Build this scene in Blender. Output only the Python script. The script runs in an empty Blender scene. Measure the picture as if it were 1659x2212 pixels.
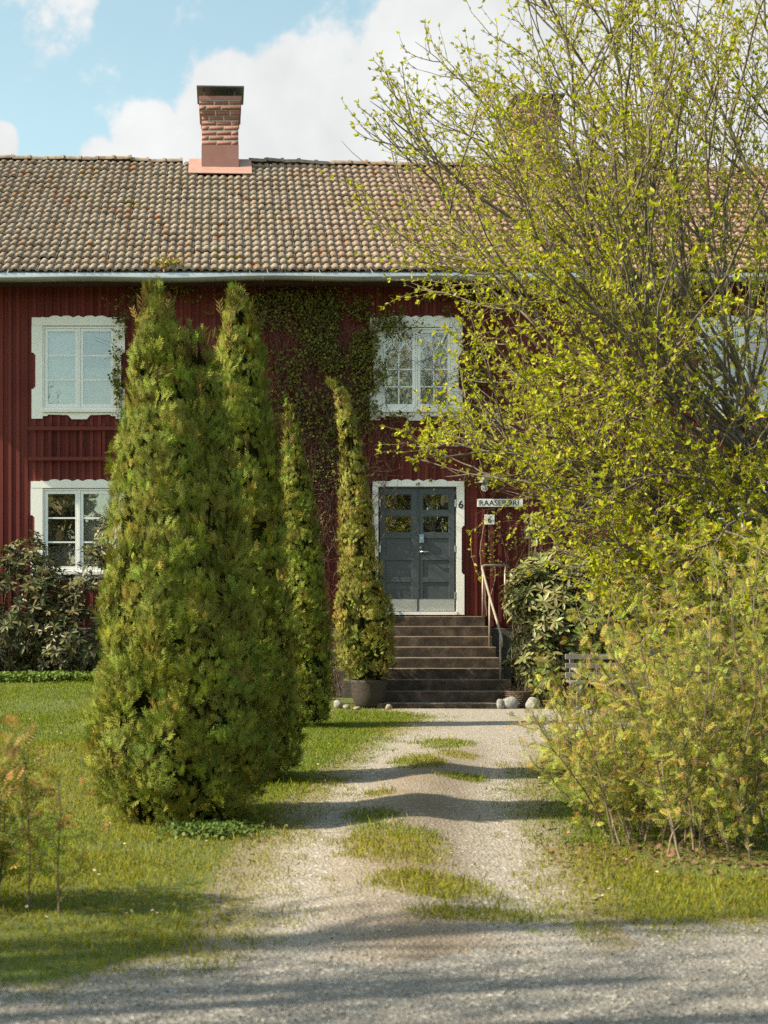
import bpy, math, random
import numpy as np
from mathutils import Vector
R = math.radians
scene = bpy.context.scene
col = scene.collection

# ---------------------------------------------------------------- camera, sky, sun, exposure
F, VPX, HZ, EYE = 3024.0, 480.0, 1306.0, 1.6          # focal length and vanishing point in photo units (1659 x 2212)
cam_data = bpy.data.cameras.new('camera')
cam = bpy.data.objects.new('camera', cam_data); col.objects.link(cam)
cam.location = (0, 0, EYE); cam.rotation_euler = (R(90), 0, 0)
cam_data.sensor_fit = 'HORIZONTAL'; cam_data.sensor_width = 36
cam_data.lens = 36 * F / 1659
cam_data.shift_x = (829.5 - VPX) / 1659
cam_data.shift_y = (HZ - 1106) / 1659
cam_data.clip_end = 2000
cam_data.dof.use_dof = True; cam_data.dof.focus_distance = 20.0; cam_data.dof.aperture_fstop = 4.0
scene.camera = cam

SUN_EL, SUN_AZ = R(38), R(9)                            # light travels towards +x and a little towards the house
sun_dir = Vector((math.cos(SUN_EL) * math.cos(SUN_AZ), math.cos(SUN_EL) * math.sin(SUN_AZ), -math.sin(SUN_EL)))
sd = bpy.data.lights.new('sun', 'SUN'); sd.energy = 5.0; sd.angle = R(0.53); sd.color = (1, 0.88, 0.67)
sun = bpy.data.objects.new('sun', sd); col.objects.link(sun)
sun.rotation_euler = sun_dir.to_track_quat('-Z', 'Y').to_euler()

world = bpy.data.worlds.new('World'); scene.world = world; world.use_nodes = True
wt = world.node_tree; wt.nodes.clear()
def wn(t, **k):
    n = wt.nodes.new(t)
    for a, b in k.items(): setattr(n, a, b)
    return n
sky = wn('ShaderNodeTexSky', sky_type='NISHITA', sun_disc=False, sun_elevation=SUN_EL, sun_rotation=R(261), air_density=1.0, dust_density=1.4, ozone_density=1.0)
skys = wn('ShaderNodeVectorMath', operation='MULTIPLY'); skys.inputs[1].default_value = (0.146, 0.146, 0.108)
wt.links.new(sky.outputs[0], skys.inputs[0])
tc = wn('ShaderNodeTexCoord')
nrm = wn('ShaderNodeVectorMath', operation='NORMALIZE'); wt.links.new(tc.outputs['Generated'], nrm.inputs[0])
def wmath(op, a, b=None, clamp=False):
    n = wn('ShaderNodeMath', operation=op, use_clamp=clamp)
    for i, v in enumerate((a, b)):
        if v is None: continue
        if isinstance(v, (int, float)): n.inputs[i].default_value = v
        else: wt.links.new(v, n.inputs[i])
    return n.outputs[0]
noi = wn('ShaderNodeTexNoise'); noi.inputs['Scale'].default_value = 13; noi.inputs['Detail'].default_value = 9; noi.inputs['Roughness'].default_value = 0.55
wt.links.new(nrm.outputs[0], noi.inputs['Vector'])
nof = wn('ShaderNodeTexNoise'); nof.inputs['Scale'].default_value = 3.0; nof.inputs['Detail'].default_value = 4
wt.links.new(nrm.outputs[0], nof.inputs['Vector'])
def cdir(px, py): return Vector(((px - VPX) / F, 1, (HZ - py) / F)).normalized()
field = None                                            # the cumulus bank stands where these lobes are; noise gives its edge
for px, py, rad, amp in ((1010, 210, 230, 1.0), (930, 110, 110, .8), (640, 300, 190, .9), (500, 230, 110, .7), (330, 330, 90, .6), (230, 370, 70, .45),
                         (1300, 230, 300, 1.0), (1600, 260, 300, 1.0), (1150, 120, 140, .9), (80, 10, 130, .20), (-20, 320, 60, .7), (1950, 200, 330, 1.0), (-500, 200, 200, .7), (900, 500, 420, .7)):
    dot = wn('ShaderNodeVectorMath', operation='DOT_PRODUCT'); dot.inputs[1].default_value = cdir(px, py)
    wt.links.new(nrm.outputs[0], dot.inputs[0])
    mr = wn('ShaderNodeMapRange', interpolation_type='SMOOTHERSTEP')
    mr.inputs[1].default_value = math.cos(rad * 1.35 / F); mr.inputs[2].default_value = 1.0
    mr.inputs[3].default_value = 0; mr.inputs[4].default_value = amp
    wt.links.new(dot.outputs['Value'], mr.inputs[0])
    field = mr.outputs[0] if field is None else wmath('MAXIMUM', field, mr.outputs[0])
far = wn('ShaderNodeMapRange'); far.inputs[1].default_value = .5; far.inputs[2].default_value = .75; far.inputs[3].default_value = 0; far.inputs[4].default_value = .30
wt.links.new(nof.outputs[0], far.inputs[0])
sep = wn('ShaderNodeSeparateXYZ'); wt.links.new(nrm.outputs[0], sep.inputs[0])
back = wn('ShaderNodeMapRange'); back.inputs[1].default_value = .7; back.inputs[2].default_value = .2; wt.links.new(sep.outputs['Y'], back.inputs[0])
field = wmath('MAXIMUM', field, wmath('MULTIPLY', far.outputs[0], back.outputs[0]))
nfi = wn('ShaderNodeTexNoise'); nfi.inputs['Scale'].default_value = 55; nfi.inputs['Detail'].default_value = 8; nfi.inputs['Roughness'].default_value = .6; wt.links.new(nrm.outputs[0], nfi.inputs['Vector'])
dens = wmath('ADD', wmath('ADD', field, wmath('MULTIPLY', wmath('SUBTRACT', noi.outputs[0], .5), 1.8)), wmath('MULTIPLY', wmath('SUBTRACT', nfi.outputs[0], .5), .55))
cov = wn('ShaderNodeMapRange', interpolation_type='SMOOTHSTEP'); cov.inputs[1].default_value = .12; cov.inputs[2].default_value = .40
wt.links.new(dens, cov.inputs[0]); cov.inputs[3].default_value = .05; cov.inputs[4].default_value = 1.0
shade = wn('ShaderNodeMapRange'); shade.inputs[1].default_value = .3; shade.inputs[2].default_value = .7; shade.inputs[3].default_value = .36; shade.inputs[4].default_value = .45
wt.links.new(noi.outputs[0], shade.inputs[0])
cc = wn('ShaderNodeCombineXYZ')
for i, m in enumerate((.985, 1.0, 1.0)): wt.links.new(wmath('MULTIPLY', shade.outputs[0], m), cc.inputs[i])
mixc = wn('ShaderNodeMix', data_type='RGBA')
wt.links.new(cov.outputs[0], mixc.inputs['Factor']); wt.links.new(skys.outputs[0], mixc.inputs['A']); wt.links.new(cc.outputs[0], mixc.inputs['B'])
bg = wn('ShaderNodeBackground'); bg.inputs['Strength'].default_value = 1.0
wo = wn('ShaderNodeOutputWorld')
wt.links.new(mixc.outputs['Result'], bg.inputs[0]); wt.links.new(bg.outputs[0], wo.inputs[0])

vs = scene.view_settings
vs.view_transform = 'Standard'; vs.look = 'None'; vs.gamma = 1; vs.use_curve_mapping = False; vs.exposure = 1.12
scene.cycles.max_bounces = 6; scene.cycles.transparent_max_bounces = 8
scene.cycles.use_denoising = False

# ---------------------------------------------------------------- helpers
def P(px, py, d): return np.array([(px - VPX) / F * d, d, EYE - (py - HZ) / F * d])
def G(px, py):
    d = EYE * F / (py - HZ)
    return ((px - VPX) / F * d, d)
FY = 24.0
def FX(px): return (px - VPX) / F * FY                  # on the facade
def FZ(py): return EYE - (py - HZ) / F * FY
def ss(a, b, x): t = np.clip((np.asarray(x, float) - a) / (b - a), 0, 1); return t * t * (3 - 2 * t)
def hsh(i, j): v = np.sin(i * 127.1 + j * 311.7) * 43758.5453; return v - np.floor(v)
def vnoise(x, y):
    x = np.asarray(x, float); y = np.asarray(y, float)
    i, j = np.floor(x), np.floor(y); f, g = x - i, y - j; f = f * f * (3 - 2 * f); g = g * g * (3 - 2 * g)
    return (hsh(i, j) * (1 - f) + hsh(i + 1, j) * f) * (1 - g) + (hsh(i, j + 1) * (1 - f) + hsh(i + 1, j + 1) * f) * g
def nz(v): return v / (np.linalg.norm(v, axis=-1, keepdims=True) + 1e-9)

def link(o, parent=None, label=None, cat=None, group=None, kind=None):
    if o.name not in col.objects: col.objects.link(o)
    if parent is not None: o.parent = parent
    for k, v in (('label', label), ('category', cat), ('group', group), ('kind', kind)):
        if v: o[k] = v
    return o
def empty(name, loc, label=None, cat=None, group=None, parent=None):
    o = bpy.data.objects.new(name, None); o.location = [float(c) for c in loc]; o.empty_display_size = .1
    return link(o, parent, label, cat, group)
def raw_mesh(name, V, F_, mat, tint=None, smooth=False):
    """V (n,3), F_ (m,k) uniform faces"""
    me = bpy.data.meshes.new(name)
    V = np.asarray(V, np.float32); F_ = np.asarray(F_, np.int32); m, k = F_.shape
    me.vertices.add(len(V)); me.vertices.foreach_set('co', V.ravel())
    me.loops.add(m * k); me.loops.foreach_set('vertex_index', F_.ravel())
    me.polygons.add(m); me.polygons.foreach_set('loop_start', np.arange(0, m * k, k, dtype=np.int32))
    if smooth: me.polygons.foreach_set('use_smooth', np.ones(m, bool))
    if tint is not None:
        a = me.attributes.new('tint', 'FLOAT_COLOR', 'POINT')
        a.data.foreach_set('color', np.concatenate([np.asarray(tint, np.float32), np.ones((len(V), 1), np.float32)], 1).ravel())
    me.update(calc_edges=True); me.validate()
    if mat: me.materials.append(mat)
    return me
def np_obj(name, V, F_, mat, parent=None, tint=None, smooth=False, **k):
    loc = None
    if parent is not None:                               # vertices are given in the world; store them relative to the parent
        V = np.asarray(V) - np.array(world_loc(parent))
    return link(bpy.data.objects.new(name, raw_mesh(name, V, F_, mat, tint, smooth)), parent, **k)
def world_loc(o):
    v = Vector(o.location)
    while o.parent: o = o.parent; v = v + Vector(o.location)
    return v
class MB:
    """collects boxes, bars, prisms; builds ONE mesh object"""
    def __init__(s): s.v = []; s.f = []
    def add(s, v, f): n = len(s.v); s.v += [tuple(map(float, p)) for p in v]; s.f += [tuple(i + n for i in q) for q in f]; return s
    def box(s, x0, x1, y0, y1, z0, z1):
        return s.add([(x0, y0, z0), (x1, y0, z0), (x1, y1, z0), (x0, y1, z0), (x0, y0, z1), (x1, y0, z1), (x1, y1, z1), (x0, y1, z1)],
                     [(0, 3, 2, 1), (4, 5, 6, 7), (0, 1, 5, 4), (1, 2, 6, 5), (2, 3, 7, 6), (3, 0, 4, 7)])
    def prism(s, pts, y0, y1):                           # outline in x,z pushed from y0 (front) to y1
        n = len(pts)
        a = sum(pts[i][0] * pts[(i + 1) % n][1] - pts[(i + 1) % n][0] * pts[i][1] for i in range(n))
        if a < 0: pts = pts[::-1]
        return s.add([(x, y0, z) for x, z in pts] + [(x, y1, z) for x, z in pts],
                     [tuple(range(n)), tuple(range(2 * n - 1, n - 1, -1))] + [(i, i + n, (i + 1) % n + n, (i + 1) % n) for i in range(n)])
    def bar(s, p, q, w, d, y):                           # flat bar in the facade plane
        a, b = Vector((p[0], 0, p[1])), Vector((q[0], 0, q[1])); t = (b - a).normalized(); n = Vector((-t.z, 0, t.x)) * (w / 2)
        return s.prism([((a - n).x, (a - n).z), ((b - n).x, (b - n).z), ((b + n).x, (b + n).z), ((a + n).x, (a + n).z)], y, y + d)
    def tube(s, pts, r, sides=10, cap=True):
        pts = [Vector(p) for p in pts]; n = len(pts); rs = r if isinstance(r, (list, tuple)) else [r] * n
        b0 = len(s.v); ref = None
        for i, p in enumerate(pts):
            t = (pts[min(i + 1, n - 1)] - pts[max(i - 1, 0)]).normalized()
            if ref is None: ref = t.orthogonal().normalized()
            ref = (ref - t * ref.dot(t)).normalized(); b = t.cross(ref)
            for k in range(sides):
                a = 2 * math.pi * k / sides
                s.v.append(tuple(p + (ref * math.cos(a) + b * math.sin(a)) * rs[i]))
        for i in range(n - 1):
            for k in range(sides):
                k2 = (k + 1) % sides
                s.f.append((b0 + i * sides + k, b0 + i * sides + k2, b0 + (i + 1) * sides + k2, b0 + (i + 1) * sides + k))
        if cap:
            s.f.append(tuple(b0 + k for k in range(sides - 1, -1, -1))); s.f.append(tuple(b0 + (n - 1) * sides + k for k in range(sides)))
        return s
    def lathe(s, prof, c, sides=24):
        b0 = len(s.v); n = len(prof)
        for r, z in prof:
            for k in range(sides):
                a = 2 * math.pi * k / sides; s.v.append((c[0] + r * math.cos(a), c[1] + r * math.sin(a), c[2] + z))
        for i in range(n - 1):
            for k in range(sides):
                k2 = (k + 1) % sides
                s.f.append((b0 + i * sides + k, b0 + i * sides + k2, b0 + (i + 1) * sides + k2, b0 + (i + 1) * sides + k))
        s.f.append(tuple(b0 + k for k in range(sides - 1, -1, -1))); s.f.append(tuple(b0 + (n - 1) * sides + k for k in range(sides)))
        return s
    def obj(s, name, mat, parent=None, smooth=False, bevel=0, **k):
        me = bpy.data.meshes.new(name); off = world_loc(parent) if parent is not None else Vector((0, 0, 0))
        me.from_pydata([(x - off.x, y - off.y, z - off.z) for x, y, z in s.v], [], s.f); me.update()
        if smooth:
            for p in me.polygons: p.use_smooth = True
        if mat: me.materials.append(mat)
        o = bpy.data.objects.new(name, me)
        if bevel:
            m = o.modifiers.new('bevel', 'BEVEL'); m.width = bevel; m.segments = 2; m.limit_method = 'ANGLE'
        return link(o, parent, **k)
def part(name, mat, parent, x0, x1, y0, y1, z0, z1, **k): return MB().box(x0, x1, y0, y1, z0, z1).obj(name, mat, parent, **k)

# ---------------------------------------------------------------- materials
MATS = {}
def mat_nodes(name):
    m = bpy.data.materials.new(name); m.use_nodes = True; MATS[name] = m
    nt = m.node_tree; b = nt.nodes['Principled BSDF']; return m, nt, b
def N(nt, t, **k):
    n = nt.nodes.new(t)
    for a, v in k.items(): setattr(n, a, v)
    return n
def coord(nt, obj=False, scale=(1, 1, 1)):
    if obj: src = N(nt, 'ShaderNodeTexCoord').outputs['Object']
    else: src = N(nt, 'ShaderNodeNewGeometry').outputs['Position']
    mp = N(nt, 'ShaderNodeMapping'); mp.inputs['Scale'].default_value = scale; nt.links.new(src, mp.inputs[0]); return mp.outputs[0]
def noise(nt, vec, scale, detail=5, rough=.55):
    n = N(nt, 'ShaderNodeTexNoise'); n.inputs['Scale'].default_value = scale; n.inputs['Detail'].default_value = detail; n.inputs['Roughness'].default_value = rough
    nt.links.new(vec, n.inputs['Vector']); return n.outputs[0]
def ramp(nt, fac, stops):
    r = N(nt, 'ShaderNodeValToRGB'); e = r.color_ramp.elements
    while len(e) < len(stops): e.new(.5)
    for i, (p, c) in enumerate(stops): e[i].position = p; e[i].color = (*c, 1) if len(c) == 3 else c
    nt.links.new(fac, r.inputs[0]); return r.outputs[0]
def mix(nt, fac, a, b, mode='MIX'):
    m = N(nt, 'ShaderNodeMix', data_type='RGBA', blend_type=mode)
    for k, v in (('Factor', fac), ('A', a), ('B', b)):
        if isinstance(v, (int, float)): m.inputs[k].default_value = v
        elif isinstance(v, tuple): m.inputs[k].default_value = (*v, 1)
        else: nt.links.new(v, m.inputs[k])
    return m.outputs['Result']
def maprange(nt, v, a, b, c=0, d=1):
    m = N(nt, 'ShaderNodeMapRange'); nt.links.new(v, m.inputs[0])
    for i, q in enumerate((a, b, c, d)): m.inputs[i + 1].default_value = q
    return m.outputs[0]
def bump(nt, b, h, strength, dist=.01):
    n = N(nt, 'ShaderNodeBump'); n.inputs['Strength'].default_value = strength; n.inputs['Distance'].default_value = dist
    nt.links.new(h, n.inputs['Height']); nt.links.new(n.outputs[0], b.inputs['Normal'])
def simple(name, c1, c2=None, scale=8, rough=.6, bmp=0, metal=0, obj=False, stretch=(1, 1, 1), rnd=0, spec=.4):
    m, nt, b = mat_nodes(name); v = coord(nt, obj, stretch)
    n = noise(nt, v, scale)
    c = ramp(nt, n, [(.3, c1), (.7, c2 or c1)])
    if rnd:
        oi = N(nt, 'ShaderNodeObjectInfo'); h = N(nt, 'ShaderNodeHueSaturation'); nt.links.new(c, h.inputs['Color'])
        nt.links.new(maprange(nt, oi.outputs['Random'], 0, 1, 1 - rnd, 1 + rnd), h.inputs['Value']); c = h.outputs[0]
    nt.links.new(c, b.inputs['Base Color']); b.inputs['Roughness'].default_value = rough; b.inputs['Metallic'].default_value = metal
    b.inputs['Specular IOR Level'].default_value = spec
    if bmp: bump(nt, b, n, bmp)
    return m
def leafy(name, trans=.35, rough=.45, spec=.35, warm=(1.25, 1.3, .5)):
    """colour of each leaf comes from its own tint; thin enough to let light through"""
    m, nt, b = mat_nodes(name); a = N(nt, 'ShaderNodeAttribute', attribute_name='tint')
    nt.links.new(a.outputs['Color'], b.inputs['Base Color']); b.inputs['Roughness'].default_value = rough; b.inputs['Specular IOR Level'].default_value = spec
    tr = N(nt, 'ShaderNodeBsdfTranslucent'); nt.links.new(mix(nt, 1.0, a.outputs['Color'], warm, 'MULTIPLY'), tr.inputs[0])
    ms = N(nt, 'ShaderNodeMixShader'); ms.inputs[0].default_value = trans
    nt.links.new(b.outputs[0], ms.inputs[1]); nt.links.new(tr.outputs[0], ms.inputs[2])
    nt.links.new(ms.outputs[0], nt.nodes['Material Output'].inputs[0]); return m

# falu red boards: grain along the board, chalky fading, dirt
m, nt, b = mat_nodes('red_board'); v = coord(nt, False, (14, 14, .9)); g = noise(nt, v, 3.0, 6, .65)
v2 = coord(nt); big = noise(nt, v2, .9, 4)
c = mix(nt, maprange(nt, big, .35, .7), (.122, .0275, .0245), (.155, .039, .034))
c = mix(nt, maprange(nt, g, .45, .8, 0, .55), c, (.10, .014, .013))
oi = N(nt, 'ShaderNodeObjectInfo'); h = N(nt, 'ShaderNodeHueSaturation'); nt.links.new(c, h.inputs['Color']); nt.links.new(maprange(nt, oi.outputs['Random'], 0, 1, .8, 1.18), h.inputs['Value'])
nt.links.new(h.outputs[0], b.inputs['Base Color']); b.inputs['Roughness'].default_value = .85; b.inputs['Specular IOR Level'].default_value = .15; bump(nt, b, g, .35, .004)
# white painted trim, scuffed
m, nt, b = mat_nodes('white_paint'); v = coord(nt); n1 = noise(nt, v, 14, 8, .7); n2 = noise(nt, v, 2.2, 4)
c = mix(nt, maprange(nt, n2, .3, .7), (.77, .77, .75), (.83, .83, .82)); c = mix(nt, maprange(nt, n1, .66, .75, 0, .55), c, (.36, .33, .29))
nt.links.new(c, b.inputs['Base Color']); b.inputs['Roughness'].default_value = .55; bump(nt, b, n1, .15, .003)
simple('sash_paint', (.74, .77, .79), (.82, .84, .85), 5, .4)
simple('door_paint', (.060, .073, .083), (.074, .088, .098), 7, .42, .05)
simple('kick_metal', (.60, .62, .64), (.70, .72, .74), 40, .35, .05, .75)
simple('steel', (.55, .56, .57), (.7, .7, .7), 30, .28, 0, .9)
simple('zinc', (.44, .48, .51), (.56, .60, .63), 3, .42, .05, .55, stretch=(1, 1, .2))
simple('gutter_metal', (.22, .235, .23), (.30, .31, .29), 2, .42, .04, .5)
simple('dark_metal', (.085, .092, .092), (.13, .14, .14), 6, .5, .05, .5)
simple('rail_metal', (.22, .19, .15), (.33, .29, .24), 25, .55, .2, .3)
simple('red_sheet', (.26, .125, .105), (.30, .15, .13), 4, .5, .03)
simple('sunlit_red_sheet', (.34, .19, .155), (.40, .245, .21), 5, .5, .03)  # the red sheet again, paler: sunlight on the sloping apron put into its colour
simple('mortar', (.40, .36, .31), (.52, .48, .43), 40, .9, .3)
simple('brick_clay', (.22, .098, .075), (.29, .145, .115), 26, .85, .5, rnd=.22)
simple('blind_white', (.74, .75, .74), (.80, .81, .80), 3, .9)
simple('blind_beige', (.52, .47, .42), (.58, .53, .48), 3, .9)
simple('room_plaster', (.35, .32, .28), (.42, .38, .33), 2, .9)
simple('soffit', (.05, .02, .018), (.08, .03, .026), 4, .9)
simple('black_paint', (.012, .012, .012), (.02, .02, .02), 5, .5)
simple('sign_white', (.62, .63, .62), (.74, .74, .72), 6, .45)
simple('keypad_blue', (.10, .19, .32), (.13, .23, .37), 30, .4)
simple('bark', (.075, .062, .048), (.17, .15, .12), 24, .9, .6, stretch=(1, 1, .35))
simple('twig', (.11, .080, .052), (.21, .165, .115), 12, .8, .2)
simple('vine_stem', (.075, .045, .030), (.15, .10, .07), 20, .9, .3)
simple('thuja_wood', (.06, .038, .025), (.11, .075, .05), 20, .9, .4)
simple('thuja_inside_shade', (.012, .014, .004), (.030, .032, .009), 30, 1.0, .9, spec=0)  # inner twig colour, darkened to paint the shade between the sprays
simple('pot_clay', (.020, .015, .012), (.050, .040, .032), 30, .75, .4)
simple('potting_soil', (.09, .045, .025), (.16, .085, .05), 40, .95, .6)
simple('granite', (.15, .148, .14), (.29, .285, .27), 22, .9, 1.0)
simple('granite_brown', (.20, .165, .14), (.30, .25, .21), 45, .85, .5)
simple('wicker', (.06, .038, .024), (.13, .085, .055), 40, .85, .5)
simple('grey_wood', (.13, .12, .108), (.22, .205, .185), 10, .85, .3, stretch=(.2, 1, 1))
simple('bollard_grey', (.42, .45, .48), (.50, .53, .56), 8, .45)
simple('yellow_petal', (.75, .42, .02), (.85, .55, .05), 20, .6)
# stone steps: dark, mossy, paler on upward-facing faces
m, nt, b = mat_nodes('step_stone'); v = coord(nt); n1 = noise(nt, v, 5, 8, .65); n2 = noise(nt, v, 22, 6, .7)
c = ramp(nt, n1, [(.32, (.018, .012, .008)), (.5, (.048, .034, .024)), (.68, (.12, .088, .066))]); c = mix(nt, maprange(nt, n2, .62, .75, 0, .7), c, (.045, .05, .02))
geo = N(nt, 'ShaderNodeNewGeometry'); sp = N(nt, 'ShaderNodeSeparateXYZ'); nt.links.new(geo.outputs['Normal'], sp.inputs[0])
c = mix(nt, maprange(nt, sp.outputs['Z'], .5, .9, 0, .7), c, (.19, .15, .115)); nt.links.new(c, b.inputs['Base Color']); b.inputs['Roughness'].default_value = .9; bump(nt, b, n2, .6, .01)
m, nt, b = mat_nodes('foundation_stone'); v = coord(nt); n1 = noise(nt, v, 4, 8, .65)
nt.links.new(ramp(nt, n1, [(.3, (.05, .045, .04)), (.7, (.14, .125, .11))]), b.inputs['Base Color']); b.inputs['Roughness'].default_value = .95; bump(nt, b, n1, .7, .02)
# concrete roof tiles: grey-brown, lichen, orange moss
m, nt, b = mat_nodes('roof_tile'); v = coord(nt); n0 = noise(nt, v, .55, 3); n1 = noise(nt, v, 9, 8, .7); n2 = noise(nt, v, 6.5, 4, .6)
sn = N(nt, 'ShaderNodeVectorMath', operation='SNAP'); nt.links.new(v, sn.inputs[0]); sn.inputs[1].default_value = (.145, .213, 10)
wnz = N(nt, 'ShaderNodeTexWhiteNoise'); nt.links.new(sn.outputs[0], wnz.inputs['Vector'])
c = mix(nt, wnz.outputs['Value'], (.175, .138, .108), (.275, .223, .18)); c = mix(nt, maprange(nt, n1, .50, .74), c, (.37, .33, .28))
xs = N(nt, 'ShaderNodeSeparateXYZ'); nt.links.new(v, xs.inputs[0])
c = mix(nt, maprange(nt, xs.outputs['X'], 1.0, 5.0, 0, .55), c, (.29, .165, .115))       # the newer, redder tiles towards the right end
n0b = noise(nt, v, .9, 2); spots = maprange(nt, n2, .57, .62); area = maprange(nt, n0b, .40, .54)
mo = N(nt, 'ShaderNodeMath', operation='MULTIPLY'); nt.links.new(spots, mo.inputs[0]); nt.links.new(area, mo.inputs[1])
c = mix(nt, mo.outputs[0], c, mix(nt, wnz.outputs['Value'], (.30, .085, .025), (.17, .145, .03)))
c = mix(nt, maprange(nt, n1, .30, .42, .7, 0), c, (.085, .07, .055))
nt.links.new(c, b.inputs['Base Color']); b.inputs['Roughness'].default_value = .92; b.inputs['Specular IOR Level'].default_value = .2; bump(nt, b, n1, .5, .012)
# gravel of path and road
def gravel(name, cols, moss):
    m, nt, b = mat_nodes(name); v = coord(nt)
    vo = N(nt, 'ShaderNodeTexVoronoi'); vo.inputs['Scale'].default_value = 46; nt.links.new(v, vo.inputs['Vector'])
    vo2 = N(nt, 'ShaderNodeTexVoronoi'); vo2.inputs['Scale'].default_value = 130; nt.links.new(v, vo2.inputs['Vector'])
    s1 = N(nt, 'ShaderNodeSeparateColor'); nt.links.new(vo.outputs['Color'], s1.inputs[0]); s2 = N(nt, 'ShaderNodeSeparateColor'); nt.links.new(vo2.outputs['Color'], s2.inputs[0])
    c = ramp(nt, s2.outputs[0], [(0, cols[0]), (.5, cols[1]), (1, cols[2])]); c = mix(nt, maprange(nt, s1.outputs[1], .8, .86), c, mix(nt, s1.outputs[0], cols[0], cols[3]))
    big = noise(nt, v, 1.1, 6, .6); c = mix(nt, maprange(nt, big, .35, .65, 0, .5), c, cols[4])
    if moss:
        mn = noise(nt, v, 2.3, 7, .7); a = N(nt, 'ShaderNodeAttribute', attribute_name='tint'); sa = N(nt, 'ShaderNodeSeparateColor'); nt.links.new(a.outputs['Color'], sa.inputs[0])
        ad = N(nt, 'ShaderNodeMath', operation='ADD'); nt.links.new(mn, ad.inputs[0]); nt.links.new(sa.outputs[0], ad.inputs[1])
        c = mix(nt, maprange(nt, ad.outputs[0], .62, .95, 0, .85), c, mix(nt, s2.outputs[1], (.13, .125, .035), (.22, .19, .07)))
        c = mix(nt, sa.outputs[1], c, mix(nt, .5, c, (.20, .19, .18))); c = mix(nt, sa.outputs[2], c, mix(nt, .75, c, (.155, .112, .072)))
    nt.links.new(c, b.inputs['Base Color']); b.inputs['Roughness'].default_value = .9; b.inputs['Specular IOR Level'].default_value = .25
    bump(nt, b, vo.outputs['Distance'], .8, .012); return m
gravel('path_gravel', ((.12, .104, .088), (.25, .222, .192), (.375, .348, .31), (.55, .53, .49), (.27, .24, .205)), True)
gravel('road_gravel', ((.088, .082, .075), (.18, .167, .152), (.275, .258, .236), (.46, .44, .41), (.195, .18, .162)), False)
m, nt, b = mat_nodes('lawn_soil'); v = coord(nt); n1 = noise(nt, v, 1.2, 6, .6); n2 = noise(nt, v, 30, 5, .7)
c = ramp(nt, n1, [(.3, (.060, .090, .012)), (.55, (.080, .105, .016)), (.75, (.12, .115, .03))]); c = mix(nt, maprange(nt, n2, .4, .7, 0, .5), c, (.05, .06, .013)); a = N(nt, 'ShaderNodeAttribute', attribute_name='tint'); n3 = noise(nt, v, 7, 6, .7); ad = N(nt, 'ShaderNodeMath', operation='ADD'); nt.links.new(a.outputs['Fac'], ad.inputs[0]); nt.links.new(n3, ad.inputs[1]); c = mix(nt, maprange(nt, ad.outputs[0], .85, 1.15), c, mix(nt, n2, (.10, .085, .055), (.26, .225, .175)))
nt.links.new(c, b.inputs['Base Color']); b.inputs['Roughness'].default_value = .95; bump(nt, b, n2, .6, .02)
# window glass: a thin pane, part mirror, part clear
m, nt, b = mat_nodes('glass'); nt.nodes.remove(b); tb = N(nt, 'ShaderNodeBsdfTransparent'); tb.inputs[0].default_value = (.93, .96, .95, 1); gb = N(nt, 'ShaderNodeBsdfGlossy'); gb.inputs['Roughness'].default_value = .015
lw = N(nt, 'ShaderNodeFresnel'); lw.inputs[0].default_value = 1.75; ms = N(nt, 'ShaderNodeMixShader'); nt.links.new(maprange(nt, lw.outputs[0], 0, 1, .17, 1), ms.inputs[0])
vb = coord(nt); bn = N(nt, 'ShaderNodeBump'); bn.inputs['Strength'].default_value = .06; bn.inputs['Distance'].default_value = .02; nt.links.new(noise(nt, vb, 3.0, 2), bn.inputs['Height']); nt.links.new(bn.outputs[0], gb.inputs['Normal'])
nt.links.new(tb.outputs[0], ms.inputs[1]); nt.links.new(gb.outputs[0], ms.inputs[2]); nt.links.new(ms.outputs[0], nt.nodes['Material Output'].inputs[0])
m, nt, b = mat_nodes('lamp_glass'); b.inputs['Base Color'].default_value = (.8, .85, .85, 1); b.inputs['Roughness'].default_value = .15; b.inputs['Transmission Weight'].default_value = .7
leafy('thuja_leaf', .14, .6, .08); leafy('tree_leaf', .46, .45, .15); leafy('fern_leaf', .28, .5, .12); leafy('rhodo_leaf', .12, .42, .3, (1.1, 1.2, .5)); leafy('vine_leaf', .25, .5, .15); leafy('grass_blade', .35, .6, .06); leafy('litter', .1, .8, .1, (1, 1, 1))
# ================================================================ THE SETTING: ground, path, road
rng = np.random.default_rng(7)
cen = [G(880, 1990), G(870, 1900), G(880, 1800), G(905, 1720), G(960, 1640), G(1010, 1580), G(1040, 1545)]
CY = np.array([c[1] for c in cen]); CX = np.array([c[0] for c in cen])
def xc(y): return np.interp(y, CY, CX)
def T(x, y):
    x = np.asarray(x, float); y = np.asarray(y, float)
    z = .40 * ss(1.2, -1.6, x) * ss(11, 21.5, y) * ss(40, 30, y)
    z = z + .065 * np.exp(-((x - xc(y)) / .36) ** 2) * ss(6.6, 7.6, y) * ss(18, 13, y)
    z = z + .012 * (vnoise(x * 1.7, y * 1.7) - .5) * ss(60, 30, np.abs(x)) * ss(60, 30, np.abs(y))
    return z
gx = np.unique(np.concatenate([np.linspace(-900, -40, 12), np.linspace(-40, -8, 20), np.arange(-8, 11.01, .16), np.linspace(11, 40, 16), np.linspace(40, 900, 12)]))
gy = np.unique(np.concatenate([np.linspace(-900, -40, 12), np.linspace(-40, 2, 16), np.arange(2, 25.01, .16), np.linspace(25, 60, 14), np.linspace(60, 900, 12)]))
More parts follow.
